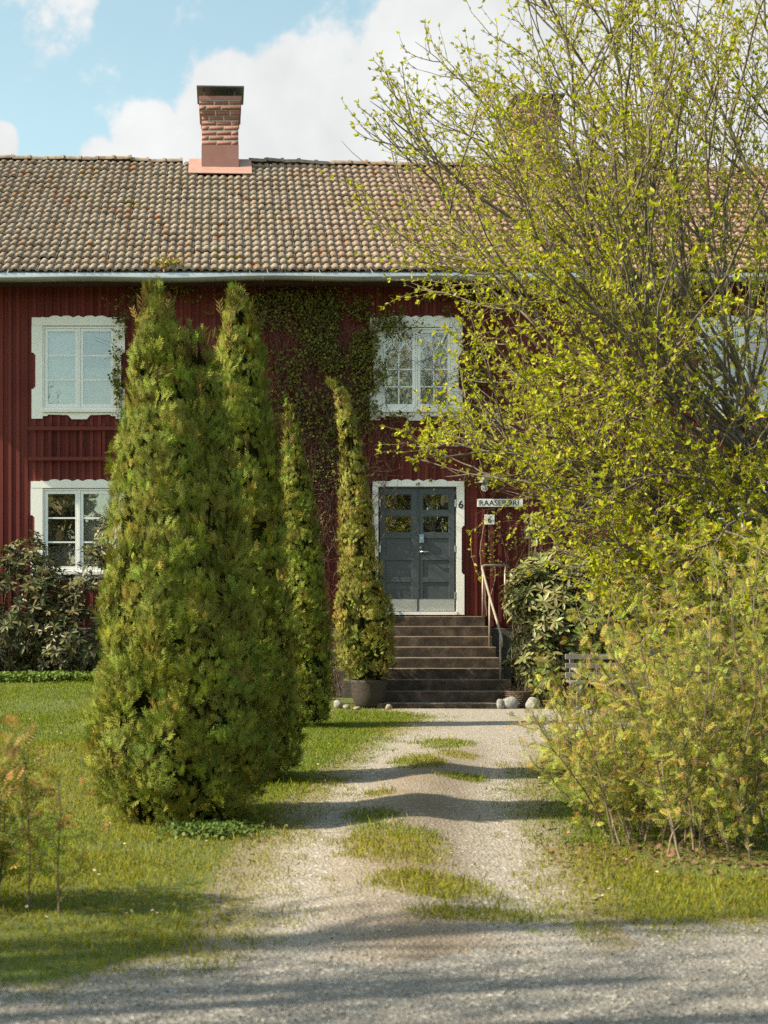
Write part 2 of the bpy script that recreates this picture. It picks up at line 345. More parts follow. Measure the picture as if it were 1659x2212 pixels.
def grid_mesh(name, X, Y, Z, mat, tint=None, **k):
    ny, nx = X.shape; idx = np.arange(nx * ny).reshape(ny, nx)
    Fq = np.stack([idx[:-1, :-1], idx[:-1, 1:], idx[1:, 1:], idx[1:, :-1]], -1).reshape(-1, 4)
    return np_obj(name, np.stack([X, Y, Z], -1).reshape(-1, 3), Fq, mat, None, tint, True, **k)
# gravel path: left and right edge read from the photograph, ragged
LE = [(470, 2072), (500, 2030), (520, 1985), (530, 1930), (545, 1880), (570, 1830), (610, 1785), (655, 1740), (700, 1690), (745, 1650), (800, 1612), (870, 1575), (925, 1550), (890, 1541), (845, 1533)]
RE = [(1330, 2045), (1290, 2005), (1262, 1955), (1232, 1905), (1200, 1850), (1180, 1800), (1165, 1755), (1158, 1705), (1165, 1655), (1190, 1608), (1300, 1578), (1560, 1556), (1760, 1543), (1700, 1536), (1100, 1532)]
lw_ = np.array([G(*p) for p in LE]); rw_ = np.array([G(*p) for p in RE])
def path_l(y): return np.interp(y, lw_[:, 1], lw_[:, 0])
def path_r(y): return np.interp(y, rw_[:, 1], rw_[:, 0])
def rag(y, s): return .10 * (vnoise(y * 2.3, s) - .5) + .09 * (vnoise(y * 9, s + 5) - .5) + .05 * (vnoise(y * 31, s + 9) - .5)
py_ = np.linspace(6.35, 21.4, 520); l = path_l(py_) + rag(py_, 3) - .06; r = path_r(py_) + rag(py_, 40) + .06
tt = np.linspace(0, 1, 56); X = l[:, None] * (1 - tt) + r[:, None] * tt; Y = np.repeat(py_[:, None], 56, 1)
fe = ss(7.6, 6.35, Y); Y = Y + fe * (.55 * (vnoise(X * 1.6, 3.0) - .5) + .22 * (vnoise(X * 7, 9.0) - .5) + .12 * (vnoise(X * 29, 19.0) - .5))
dist = np.minimum(X - l[:, None], r[:, None] - X); hump = np.exp(-((X - xc(Y)) / .30) ** 2) * ss(16, 13.5, Y)
def patches(x, y):
    """tufts that grow on the crown of the drive, most near its lower end"""
    out = np.zeros(np.shape(x))
    for px, py, wx, wy in ((845, 1835, 125, 48), (935, 1935, 150, 28), (1040, 1987, 170, 16), (960, 1612, 70, 14), (900, 1655, 60, 20), (990, 1640, 50, 10), (800, 1772, 60, 20), (1000, 1690, 60, 8), (820, 1725, 40, 8)):
        a, b = G(px, py), G(px + wx, py); c, d = G(px, py - wy), G(px, py + wy)
        out = np.maximum(out, ss(1.25, .35, np.hypot((x - a[0]) / (b[0] - a[0]), (y - a[1]) / ((c[1] - d[1]) / 2)) + .5 * (vnoise(x * 6, y * 4) - .5)))
    return out
moss = .36 * ss(.45, .0, dist) + .14 * hump + .40 * patches(X, Y) - .02
worn = 1 - np.exp(-((np.abs(X - xc(Y)) - .62) / .30) ** 2)                  # two wheel tracks run paler, soil shows between and beside them
worn = (worn * .75 * (.55 + .9 * vnoise(X * 3, Y * 1.2))).clip(0, 1) * ss(17.5, 14, Y)
moss = np.stack([moss.ravel(), fe.ravel(), worn.ravel()], 1)
grid_mesh('path', X, Y, T(X, Y) + .009 - .0032 * fe, MATS['path_gravel'], moss, kind='structure', label='pale gravel drive leading up to the stone steps')
# cross road in front: far edge bends along the lawn
RO = [(-60, 6.0), (-6, 4.95), (-2.0, 5.3), (-1.05, 5.62), (-.55, 5.95), (-.1, 6.35), (.3, 6.85), (1.5, 6.95), (2.3, 6.9), (2.9, 6.85), (8, 6.9), (60, 7.6)]
def road_edge(x): return np.interp(x, [p[0] for p in RO], [p[1] for p in RO]) + .16 * (vnoise(x * 3, 77.0) - .5) + .12 * (vnoise(x * 11, 71.0) - .5)
rx = np.unique(np.concatenate([np.linspace(-60, -4, 20), np.arange(-4, 7, .035), np.linspace(7, 60, 20)])); e = road_edge(rx) + .05
X, Y = np.meshgrid(gx, gy); ed_ = np.where((Y > 6.3) & (Y < 21.5), np.maximum(path_l(Y) - X, X - path_r(Y)), 9); ed_ = np.minimum(ed_, np.where((X > path_l(Y)) & (X < path_r(Y)), 9, Y - road_edge(X)))
grid_mesh('ground', X, Y, T(X, Y), MATS['lawn_soil'], np.repeat(ss(.42, .0, ed_).reshape(-1, 1), 3, 1), kind='structure', label='green lawn in front of the red house')
X = None; tt = np.linspace(0, 1, 70) ** .6; Y = -4 * (1 - tt)[:, None] + e[None] * tt[:, None]; X = np.repeat(rx[None], 70, 0)
grid_mesh('road', X, Y, T(X, Y) + .005, MATS['road_gravel'], kind='structure', label='grey gravel road crossing in front of the drive')

# ================================================================ THE HOUSE
HX0, HX1 = -7.0, 12.2
house = empty('red_house', (FX(900), FY, 0), 'red board-clad two-storey house with tiled roof and white window casings', 'house')
EY, EZ, TANP = 23.4, 7.19, .72                       # eave edge of the tiles, roof pitch
TH = math.atan(TANP); CT, ST = math.cos(TH), math.sin(TH); RUN = 4.47; SL = RUN / CT
def sag(x, v): return -.017 * (x + 4.4) * (v / SL) + .05 * (v / SL) + .018 * (float(vnoise(x * .9, v * 1.3)) - .5)
# openings (sash frames) in photo units
WINS = [('A', 93, 250, 706, 882, 69, 270, 687, 905), ('B', 93, 250, 1056, 1232, 67, 270, 1040, 1257), ('C', 821, 977, 709, 882, 798, 998, 687, 908),
        ('D', 1524, 1681, 706, 882, 1500, 1705, 687, 905), ('E', 1524, 1681, 1056, 1232, 1500, 1705, 1040, 1257)]
DOOR = (817, 985, 1053, 1321)
opens = [(FX(w[1]), FX(w[2]), FZ(w[4]), FZ(w[3])) for w in WINS] + [(FX(DOOR[0]), FX(DOOR[1]), FZ(DOOR[3]) - .3, FZ(DOOR[2]))]
WB, WT = 1.22, 7.12
wall = MB().box(HX0, HX1, 27.4, 27.5, 0.5, 7.1).box(HX0, HX1, FY + .3, 27.38, 4.10, 4.3).box(HX0, HX1, FY + .3, 27.38, 7.0, 7.1).box(HX0, HX1, FY + .3, 27.38, 1.05, 1.25)
for xw in (HX0 + .02, -.5, 3.6, 7.4, HX1 - .12): wall.box(xw, xw + .1, FY + .3, 27.38, 1.26, 4.09); wall.box(xw, xw + .1, FY + .3, 27.38, 4.31, 6.99)
wall = wall.obj('wall', MATS['room_plaster'], house)
unit = MB().box(-.5, .5, 0, 1, 0, 1); ume = bpy.data.meshes.new('board'); ume.from_pydata(unit.v, [], unit.f); ume.update(); ume.materials.append(MATS['red_board'])
woff = world_loc(wall); pitch = .14; random.seed(3)
def slices(x0, x1):
    cuts = [(z0, z1) for a, b_, z0, z1 in opens if x1 > a + .004 and x0 < b_ - .004]
    segs = [(WB, WT)]
    for z0, z1 in cuts:
        segs = [s for q in segs for s in ((q[0], min(q[1], z0)), (max(q[0], z1), q[1])) if s[1] - s[0] > .02]
    return segs
nb = int((HX1 - HX0) / pitch)
for i in range(nb):
    xa = HX0 + i * pitch + pitch / 2
    for nm, w, th, yf, cx_ in (('board', pitch - .001, .026, FY, xa), ('batten', .052 + .006 * random.random(), .022, FY - .022, xa + pitch / 2)):
        for z0, z1 in slices(cx_ - w / 2, cx_ + w / 2):
            o = bpy.data.objects.new(nm, ume); dy = random.uniform(-.003, .003) if nm == 'batten' else 0
            o.scale = (w, th, z1 - z0); o.location = (cx_ + random.uniform(-.004, .004) * (nm == 'batten') - woff.x, yf + dy - woff.y, z0 - woff.z); link(o, wall)
for s, xw in ((-1, HX0), (1, HX1)): part('end_wall', MATS['red_board'], house, xw - .03 if s < 0 else xw, xw if s < 0 else xw + .03, FY, 31.8, 1.2, 7.1)
part('back_wall', MATS['red_board'], house, HX0, HX1, 31.7, 31.8, 1.2, 7.1)
fnd = MB().box(HX0 + .02, HX1 - .02, FY + .05, 31.7, -.3, 1.215).obj('foundation', MATS['foundation_stone'], house)
# big foundation blocks each side of the steps
random.seed(5); bx_ = HX0 + .05
while bx_ < HX1 - .5:
    w = random.uniform(.5, .95)
    for z0, z1 in ((-.1, .55), (.56, 1.2)):
        part('block', MATS['foundation_stone'], fnd, bx_, bx_ + w - .02, FY - random.uniform(.02, .05), FY + .049, z0, z1, bevel=.02)
    bx_ += w
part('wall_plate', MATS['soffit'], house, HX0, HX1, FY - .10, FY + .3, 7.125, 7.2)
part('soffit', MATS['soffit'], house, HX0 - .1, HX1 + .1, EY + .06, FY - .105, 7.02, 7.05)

# roof ---------------------------------------------------------------------------------------------------------------
def rp(x, v, n=0.0): # roof point
    return np.array([x, EY + v * CT - n * ST, EZ + v * ST + n * CT + sag(x, v)])
xs_ = np.linspace(HX0 - .15, HX1 + .15, 60); vs_ = np.linspace(0.02, SL, 8)
V = [rp(x, v, -.05) for v in vs_ for x in xs_] + [rp(x, v, -.05) * np.array([1, -1, 1]) + np.array([0, 2 * (EY + RUN), 0]) for v in vs_ for x in xs_]
Fq = []
for blk in (0, 8 * 60):
    for j in range(7):
        for i in range(59): a = blk + j * 60 + i; Fq.append((a, a + 1, a + 61, a + 60))
roof = np_obj('roof', np.array(V), np.array(Fq), MATS['roof_tile'], house)
roff = np.array(world_loc(roof))
TW, GA, NR = .29, SL / 21, 21
# a double-roll tile: profile across, slightly lifted front edge
pr = []
for k in range(2):
    for f, h_ in ((0, .0), (.10, .004), (.22, .024), (.36, .030), (.60, .028), (.72, .020), (.80, .003), (.92, 0.0)):
        pr.append(((k + f) * TW / 2 - TW / 2, h_))
pr.append((TW / 2 - .004, 0.0)); npf = len(pr)
tv = [(x, 0.0, h_) for x, h_ in pr] + [(x, GA + .06, h_ - .006) for x, h_ in pr] + [(x, .006, h_ - .042) for x, h_ in pr]
tf = [(i, i + 1, npf + i + 1, npf + i) for i in range(npf - 1)] + [(2 * npf + i, 2 * npf + i + 1, i + 1, i) for i in range(npf - 1)]
tv = np.array(tv); tf = np.array(tf)
tv_w = np.stack([tv[:, 0], tv[:, 1] * CT - tv[:, 2] * ST, tv[:, 1] * ST + tv[:, 2] * CT], 1)
tilt = .15                                               # each tile lies on the one below it
ct2, st2 = math.cos(-tilt), math.sin(-tilt)
tl = np.stack([tv[:, 0], tv[:, 1] * ct2 - tv[:, 2] * st2, tv[:, 1] * st2 + tv[:, 2] * ct2 + .042], 1)
tl_w = np.stack([tl[:, 0], tl[:, 1] * CT - tl[:, 2] * ST, tl[:, 1] * ST + tl[:, 2] * CT], 1)
tme = raw_mesh('tile', tl_w, tf, MATS['roof_tile'])
ncol = int((HX1 - HX0 + .3) / TW); VV = []; FF = []; named = 0; rt = np.random.default_rng(11)
CH = [(436, 515), (1120, 1207)]
chx = [((a - VPX) / F * 27.45, (b_ - VPX) / F * 27.45) for a, b_ in CH]
for j in range(NR):
    for i in range(ncol):
        x = HX0 - .15 + (i + .5) * TW; v = j * GA - .03
        if j >= NR - 3 and any(a - .12 < x < b_ + .12 for a, b_ in chx): continue
        p = rp(x, max(v, 0), 0) + np.array([0, (v - max(v, 0)) * CT, (v - max(v, 0)) * ST]) + rt.normal(0, .004, 3)
        rz = rt.normal(0, .012)
        if j < 9 and named < 300 and -3.95 < x < 5.0:
            o = bpy.data.objects.new('tile', tme); o.location = p - roff; o.rotation_euler = (0, 0, rz); link(o, roof); named += 1
        else:
            c_, s_ = math.cos(rz), math.sin(rz)
            q = np.stack([tl_w[:, 0] * c_ - tl_w[:, 1] * s_, tl_w[:, 0] * s_ + tl_w[:, 1] * c_, tl_w[:, 2]], 1) + p
            FF.append(tf + len(VV) * len(tl_w)); VV.append(q)
np_obj('tile_field', np.concatenate(VV), np.concatenate(FF), MATS['roof_tile'], roof, kind='stuff')
# ridge caps, each with a raised collar
rc = MB(); n = 10; rings = ((0, .115), (.30, .105), (.30, .128), (.36, .132))
for yy, rr in rings:
    for k in range(n + 1):
        a = math.pi * k / n; rc.v.append((yy - .18, rr * math.cos(a), rr * .8 * math.sin(a)))
for q in range(3):
    for k in range(n): rc.f.append((q * (n + 1) + k, q * (n + 1) + k + 1, (q + 1) * (n + 1) + k + 1, (q + 1) * (n + 1) + k))
rc.f.append(tuple(range(n, -1, -1))); rc.f.append(tuple(3 * (n + 1) + k for k in range(n + 1)))
rme = bpy.data.meshes.new('ridge_tile'); rme.from_pydata(rc.v, [], rc.f); rme.update(); rme.materials.append(MATS['roof_tile'])
x = HX0
while x < HX1:
    if not any(a - .30 < x < b_ + .30 for a, b_ in chx):
        o = bpy.data.objects.new('ridge_tile', rme); o.location = rp(x, SL, 0) + np.array([0, 0, -.005 + rt.normal(0, .008)]) - roff
        near = any(b_ + .28 < x < b_ + .75 for a, b_ in chx)
        o.rotation_euler = (0, rt.normal(0, .03) + (.10 if near else 0), rt.normal(0, .05))
        if near: o.location.z += .035
        link(o, roof)
    x += .335
# eave flashing and gutter
fl = MB(); xs_ = np.linspace(HX0 - .2, HX1 + .2, 120)
for x in xs_:
    fl.v += [(x, EY + .10, EZ + .02), (x, EY - .035, EZ - .055), (x, EY - .045, EZ - .135 + .006 * math.sin(x * 1.3)), (x, EY - .02, EZ - .135)]
for i in range(119):
    for k in range(3): a = i * 4 + k; fl.f.append((a, a + 4, a + 5, a + 1))
fl.obj('eave_flashing', MATS['zinc'], house, smooth=False)
gu = MB(); K = 9
for x in xs_:
    dz = .010 * math.sin(x * .8) + (.012 * math.sin(x * 2.1))
    for k in range(K):
        a = math.pi + math.pi * k / (K - 1); gu.v.append((x, EY - .105 + .068 * math.cos(a), EZ - .145 + dz + .068 * math.sin(a)))
    gu.v += [(x, EY - .105 - .076, EZ - .138 + dz), (x, EY - .105 - .06, EZ - .136 + dz)]
for i in range(119):
    b0 = i * (K + 2)
    for k in range(K - 1): gu.f.append((b0 + k, b0 + K + 2 + k, b0 + K + 3 + k, b0 + k + 1))
    gu.f.append((b0 + K, b0 + K + 1, b0 + 2 * K + 3, b0 + 2 * K + 2))
gutter = gu.obj('gutter', MATS['gutter_metal'], house, smooth=True)
gl = MB()
for x in xs_: gl.v += [(x, EY - .183, EZ - .143 + .010 * math.sin(x * .8) + .012 * math.sin(x * 2.1) + q) for q in (0, .016)] + [(x, EY - .165, EZ - .127 + .010 * math.sin(x * .8) + .012 * math.sin(x * 2.1))]
for i in range(119):
    for k in range(2): gl.f.append((i * 3 + k, i * 3 + 3 + k, i * 3 + 4 + k, i * 3 + k + 1))
gl.obj('rim', MATS['zinc'], gutter)
for x in np.arange(HX0 + .3, HX1, .82):
    MB().tube([(x, EY - .105 + .073 * math.cos(a), EZ - .145 + .073 * math.sin(a)) for a in np.linspace(math.pi, 2 * math.pi, 9)], .007, 6).obj('bracket', MATS['gutter_metal'], gutter)

# chimneys ------------------------------------------------------------------------------------------------------------
bme = raw_mesh('brick', unit.v, unit.f, MATS['brick_clay'])
def chimney(x0, x1, z0, sheet_h, rows, lean):
    y0, y1 = 27.45, 28.2; w = x1 - x0; RH = .0965
    ch = empty('chimney', ((x0 + x1) / 2, (y0 + y1) / 2, z0), parent=house); ch.location = Vector(ch.location) - world_loc(house)
    off = world_loc(ch); sb = z0 + sheet_h
    MB().box(x0 - .006, x1 + .006, y0 - .006, y1 + .006, z0 - .6, sb).obj('sheet_collar', MATS['red_sheet'], ch)
    MB().box(x0 + .002, x1 - .002, y0 + .002, y1 - .002, sb + .001, sb + rows * RH).obj('mortar_core', MATS['mortar'], ch)
    cor = {rows - 1: .05, rows - 2: .05, rows - 3: .025}
    rr_ = random.Random(9)
    for k in range(rows):
        g = cor.get(k, 0); a0, a1, c0, c1 = x0 - g, x1 + g, y0 - g, y1 + g; zb = sb + k * RH
        if g: MB().box(a0 + .002, a1 - .002, c0 + .002, c1 - .002, zb + .001, zb + RH - .001).obj('mortar_course', MATS['mortar'], ch)
        cuts = [a0, a0 + .29, a0 + .58, a1] if k % 2 == 0 else [a0, a0 + .14, a0 + .43, a1]
        sc = [c0 + .1, c0 + .39, c1 - .1] if k % 2 else [c0 + .1, c0 + .25, c0 + .54, c1 - .1]
        def brick(xa, xb, ya, yb):
            o = bpy.data.objects.new('brick', bme); j = rr_.uniform(-.0008, .0004)
            o.scale = (xb - xa, yb - ya, RH - .017); o.location = ((xa + xb) / 2 - off.x, ya + j - off.y, zb - off.z); link(o, ch)
        for yy in (c0, c1 - .1):
            for q in range(3): brick(cuts[q] + (.009 if q else 0), cuts[q + 1] - (.009 if q < 2 else 0), yy, yy + .1)
        for xx in (a0, a1 - .1):
            for q in range(len(sc) - 1): brick(xx, xx + .1, sc[q] + .006, sc[q + 1] - .006)
    top = sb + rows * RH
    MB().box(x0 - .06, x1 + .06, y0 - .06, y1 + .06, top, top + .075).obj('top_flashing', MATS['red_sheet'], ch)
    for xx in (x0 + .02, x1 - .09):
        for yy in (y0 + .05, y1 - .09): MB().box(xx, xx + .035, yy, yy + .035, top + .07, top + .24).obj('cap_leg', MATS['dark_metal'], ch)
    cp = MB(); za, zb = top + .235, top + .235 - lean
    cp.add([(x0 - .10, y0 - .12, za), (x1 + .11, y0 - .12, zb), (x1 + .11, y1 + .1, zb), (x0 - .10, y1 + .1, za), (x0 - .10, y0 - .12, za + .025), (x1 + .11, y0 - .12, zb + .025), (x1 + .11, y1 + .1, zb + .025), (x0 - .10, y1 + .1, za + .025)],
           [(0, 3, 2, 1), (4, 5, 6, 7), (0, 1, 5, 4), (1, 2, 6, 5), (2, 3, 7, 6), (3, 0, 4, 7)])
    cp.obj('rain_cap', MATS['dark_metal'], ch)
    # sheet apron lying on the tiles
    ap = MB(); vf = (27.25 - EY) / CT
    L_, R_ = x0 - .26, x1 + .26
    for xx in (L_, x0 - .02, x1 + .02, R_):
        for v in (vf - .06, vf + .16, SL - .02): ap.v.append(tuple(rp(xx, v, .075 if v < SL - .1 else .10)))
        ap.v.append((xx, EY + RUN + .18, EZ + SL * ST + sag(xx, SL) + .10))
    for i in range(3):
        for k in range(3): a = i * 4 + k; ap.f.append((a, a + 4, a + 5, a + 1))
    o = ap.obj('flashing_apron', MATS['sunlit_red_sheet'], ch); sm = o.modifiers.new('thick', 'SOLIDIFY'); sm.thickness = .012
    return ch
chimney(*chx[0], 10.05, .56, 9, .012)
chimney(*chx[1], 9.95, .50, 9, -.005)

# windows --------------------------------------------------------------------------------------------------------------
def scallop(xl, xr, ztop):
    """top board outline from right to left along its wavy upper edge"""
    w = xr - xl; pts = []
    for k in range(81):
        f = k / 80; x = xr - f * w; q = abs(f - .5) * 2; h_ = 0
        if q < .62:
            ph = (f - .19) / .62 * 5; h_ = .033 * math.sqrt(max(0, math.sin(math.pi * (ph % 1)))) * .95
            if 2 <= ph < 3: h_ = .034 * (1 - abs((ph % 1) - .5) * 2) ** 1.2
        elif .74 < q < .80: h_ = .016 * (1 - abs(q - .77) / .03)
        pts.append((x, ztop + h_))
    return pts
def notched(xo, xi, zb, zt, n0, n1, dep):
    """side board with its waisted outer edge; xo outer, xi inner"""
    s = 1 if xi > xo else -1; d = s * dep; H = zt - zb; a, c_ = zb + H * n0, zb + H * n1; q = .035
    return [(xi, zb), (xi, zt), (xo, zt), (xo, c_ + q), (xo + d * .35, c_ + q * .9), (xo + d * .7, c_ + q * .5), (xo + d * .8, c_), (xo + d, c_), (xo + d, a), (xo + d * .8, a), (xo + d * .7, a - q * .5), (xo + d * .35, a - q * .9), (xo, a - q), (xo, zb)]
WP, SP = MATS['white_paint'], MATS['sash_paint']
def window(w, blinds, kind):
    nm, sx0, sx1, sy0, sy1, cx0, cx1, cy0, cy1 = w
    x0, x1, zt, zb, X0, X1, ZT, ZB = FX(sx0), FX(sx1), FZ(sy0), FZ(sy1), FX(cx0), FX(cx1), FZ(cy0), FZ(cy1)
    wd = empty('window', ((x0 + x1) / 2, FY, zb), parent=house); wd.location = Vector(wd.location) - world_loc(house)
    yc = FY - .052
    MB().prism([(X0 + .004, zt + .012), (X1 - .004, zt + .012)] + scallop(X0 + .004, X1 - .004, ZT), yc, FY - .004).obj('top_casing', WP, wd)
    for xo, xi in ((X0, x0 - .002), (X1, x1 + .002)):
        MB().prism(notched(xo, xi, ZB, zt + .010, .34, .69, .066), yc + .003, FY - .003).obj('side_casing', WP, wd)
    apz = zb - .075; m_ = (x0 + x1) / 2
    MB().prism([(x0, apz), (x1, apz), (x1, ZB + .045), (x1 - .07, ZB + .045), (x1 - .10, ZB + .07), (m_ + .19, ZB + .06), (m_ + .13, ZB - .01), (m_ - .13, ZB - .01), (m_ - .19, ZB + .06), (x0 + .10, ZB + .07), (x0 + .07, ZB + .045), (x0, ZB + .045)], yc + .004, FY - .004).obj('apron_casing', WP, wd)
    MB().box(x0 - .004, x1 + .004, FY - .085, FY + .02, zb - .073, zb - .022).obj('sill', WP, wd)
    # frame, then two sashes with their bars
    fr = MB().box(x0, x0 + .03, FY - .035, FY + .1, zb - .02, zt).box(x1 - .03, x1, FY - .035, FY + .1, zb - .02, zt).box(x0 + .031, x1 - .031, FY - .035, FY + .1, zt - .032, zt).box(x0 + .031, x1 - .031, FY - .035, FY + .1, zb - .02, zb + .012).box(m_ - .014, m_ + .014, FY - .034, FY + .1, zb + .013, zt - .033)
    fr.obj('frame', WP, wd)
    for k, (a, b_) in enumerate(((x0 + .034, m_ - .017), (m_ + .017, x1 - .034))):
        z0, z1 = zb + .016, zt - .036; st = .052; ys, ye = FY - .026, FY + .012
        MB().box(a, a + st, ys, ye, z0, z1).box(b_ - st, b_, ys, ye, z0, z1).box(a + st, b_ - st, ys, ye, z1 - st, z1).box(a + st, b_ - st, ys, ye, z0, z0 + st).obj('sash', SP, wd)
        ga, gb_, g0, g1 = a + st, b_ - st, z0 + st, z1 - st; H = g1 - g0
        bars = []
        if kind == 'plain':
            for q in (1 / 3, 2 / 3): bars.append(((ga, g0 + H * q), (gb_, g0 + H * q), .026))
            cells = [(ga, gb_, g0 + H * q / 3, g0 + H * (q + 1) / 3) for q in range(3)]
        else:
            mm = (ga + gb_) / 2; zq = g0 + H * .74
            for q in (.245, .49): bars.append(((ga, g0 + H * q), (gb_, g0 + H * q), .02))
            bars.append(((mm, g0), (mm, zq), .02))
            hw = (gb_ - ga) / 2
            bars += [((mm, zq), (ga + .01, g1), .017), ((mm, zq), (gb_ - .01, g1), .017), ((ga, zq), (mm, g1 - .012), .015), ((gb_, zq), (mm, g1 - .012), .015)]
            cells = [(ga, mm, g0, g0 + H * .245), (mm, gb_, g0, g0 + H * .245), (ga, mm, g0 + H * .245, g0 + H * .49), (mm, gb_, g0 + H * .245, g0 + H * .49), (ga, mm, g0 + H * .49, g1), (mm, gb_, g0 + H * .49, g1)]
        for n_, (p, q, w_) in enumerate(bars): MB().bar(p, q, w_, .026 - .001 * n_, FY - .022).obj('glazing_bar', SP, wd)
        for ca, cb, c0, c1 in cells: MB().box(ca + .001, cb - .001, FY - .006, FY - .003, c0 + .001, c1 - .001).obj('pane', MATS['glass'], wd)
        # the inner sash stands a hand's breadth behind
        for n_, (p, q, w_) in enumerate(bars): MB().bar(p, q, w_, .018 - .001 * n_, FY + .085).obj('inner_bar', SP, wd)
        for bl, f0, f1 in blinds[k]:
            MB().box(a + .01, b_ - .01, FY + .13, FY + .135, z0 + (z1 - z0) * f0, z0 + (z1 - z0) * f1).obj('blind', MATS[bl], wd)
    return wd
window(WINS[0], ([('blind_white', 0, 1)], [('blind_beige', 0, .52)]), 'plain')
window(WINS[1], ([('blind_beige', 0, .30)], [('blind_white', 0, 1)]), 'plain')
window(WINS[2], ([('blind_white', 0, 1)], [('blind_white', 0, 1)]), 'crossed')
window(WINS[3], ([], []), 'plain')
window(WINS[4], ([], []), 'plain')

# door ------------------------------------------------------------------------------------------------------------------
def C5(cx, cy): return FX((1000 + cx * .422) * .73733), FZ((1350 + cy * .422) * .73733)
door = empty('door', (FX(901), FY, FZ(1321)), parent=house); door.location = Vector(door.location) - world_loc(house)
dx0, dx1, dzt, dzb = FX(DOOR[0]), FX(DOOR[1]), FZ(DOOR[2]), FZ(DOOR[3])
X0, X1, ZT, ZB = FX(804), FX(1002), FZ(1040), FZ(1328); yc = FY - .052
MB().prism([(X0 + .004, dzt + .012), (X1 - .004, dzt + .012)] + scallop(X0 + .004, X1 - .004, ZT), yc, FY - .004).obj('top_casing', WP, door)
for xo, xi in ((X0, dx0 - .004), (X1, dx1 + .004)): MB().prism(notched(xo, xi, ZB, dzt + .010, .33, .68, .046), yc + .003, FY - .003).obj('side_casing', WP, door)
MB().box(dx0 - .003, dx1 + .003, FY - .07, FY + .1, ZB, dzb).obj('threshold', WP, door)
fr = MB().box(dx0, dx0 + .012, FY - .03, FY + .1, dzb + .001, dzt).box(dx1 - .012, dx1, FY - .03, FY + .1, dzb + .001, dzt).box(dx0 + .013, dx1 - .013, FY - .03, FY + .1, dzt - .012, dzt); fr.obj('door_frame', MATS['door_paint'], door)
DP = MATS['door_paint']
for (lx0, lx1, px0, px1) in ((266, 526, 304, 488), (537, 786, 564, 747)):
    a, b_ = C5(lx0, 0)[0], C5(lx1, 0)[0]; pa, pb = C5(px0, 0)[0], C5(px1, 0)[0]; y0 = FY - .012; zk = C5(0, 962)[1]; zl = dzb + .012; zt = dzt - .016
    for s0, s1 in ((a, pa), (pb, b_)): MB().box(s0, s1, y0, FY + .03, zl, zt).obj('stile', DP, door, bevel=.003)
    rails = [(zt, C5(0, 232)[1]), (C5(0, 345)[1], C5(0, 383)[1]), (C5(0, 500)[1], C5(0, 538)[1]), (C5(0, 655)[1], C5(0, 690)[1]), (C5(0, 808)[1], C5(0, 843)[1]), (zk + .02, zl)]
    for z1, z0 in rails: MB().box(pa + .0005, pb - .0005, y0 + .001, FY + .03, z0, z1).obj('rail', DP, door, bevel=.003)
    for (z1, z0), (z3, z2) in zip(rails[:-1], rails[1:]):
        zt_, zb_ = z0, z3
        if z0 > C5(0, 400)[1] - .5 and zt_ - zb_ < .36 and zb_ > C5(0, 505)[1]:
            MB().box(pa + .002, pb - .002, FY + .006, FY + .010, zb_ + .001, zt_ - .001).obj('pane', MATS['glass'], door)
            q = .012; MB().box(pa + .001, pa + q, FY - .004, FY + .006, zb_ + q, zt_ - q).box(pb - q, pb - .001, FY - .004, FY + .006, zb_ + q, zt_ - q).box(pa + .001, pb - .001, FY - .004, FY + .006, zb_ + .001, zb_ + q).box(pa + .001, pb - .001, FY - .004, FY + .006, zt_ - q, zt_ - .001).obj('glazing_bead', DP, door)
        else: MB().box(pa + .001, pb - .001, FY + .004, FY + .02, zb_ + .001, zt_ - .001).obj('panel', DP, door)
    MB().box(a + .004, b_ - .004, y0 - .004, y0 - .001, zl, zk).obj('kick_plate', MATS['kick_metal'], door)
MB().box(C5(527, 0)[0], C5(536, 0)[0], FY - .02, FY + .02, dzb + .012, dzt - .016).obj('meeting_strip', DP, door)
# handle, lock, keypad with its keys, hinges, number
hx, hz = C5(548, 632)
MB().tube([(hx, FY - .0125, hz), (hx, FY - .022, hz)], .024, 16).obj('handle_rose', MATS['steel'], door); MB().tube([(hx, FY - .022, hz), (hx, FY - .058, hz)], .010, 10).obj('handle_neck', MATS['steel'], door)
MB().tube([(hx, FY - .055, hz), (hx + .05, FY - .062, hz), (hx + .135, FY - .06, hz + .001)], [.011, .011, .009], 8).obj('door_handle', MATS['steel'], door, smooth=True)
lx, lz = C5(548, 602); MB().tube([(lx, FY - .013, lz), (lx, FY - .035, lz)], .02, 14).obj('lock', MATS['steel'], door)
(kx0, kz1), (kx1, kz0) = C5(540, 513), C5(572, 572)
kp = MB().box(kx0, kx1, FY - .045, FY - .0125, kz0, kz1).obj('keypad', MATS['keypad_blue'], door, bevel=.004)
for i in range(3):
    for j in range(4):
        u = kx0 + (kx1 - kx0) * (.26 + .24 * i); q = kz0 + (kz1 - kz0) * (.16 + .17 * j); MB().box(u - .006, u + .006, FY - .049, FY - .044, q - .007, q + .007).obj('key', MATS['sign_white'], door)
for cx_, cy_ in ((266, 295), (266, 610), (787, 295), (787, 610), (787, 935)):
    x_, z_ = C5(cx_, cy_); MB().tube([(x_, FY - .04, z_ - .06), (x_, FY - .04, z_ + .06)], .011, 8).obj('hinge', MATS['steel'], door)
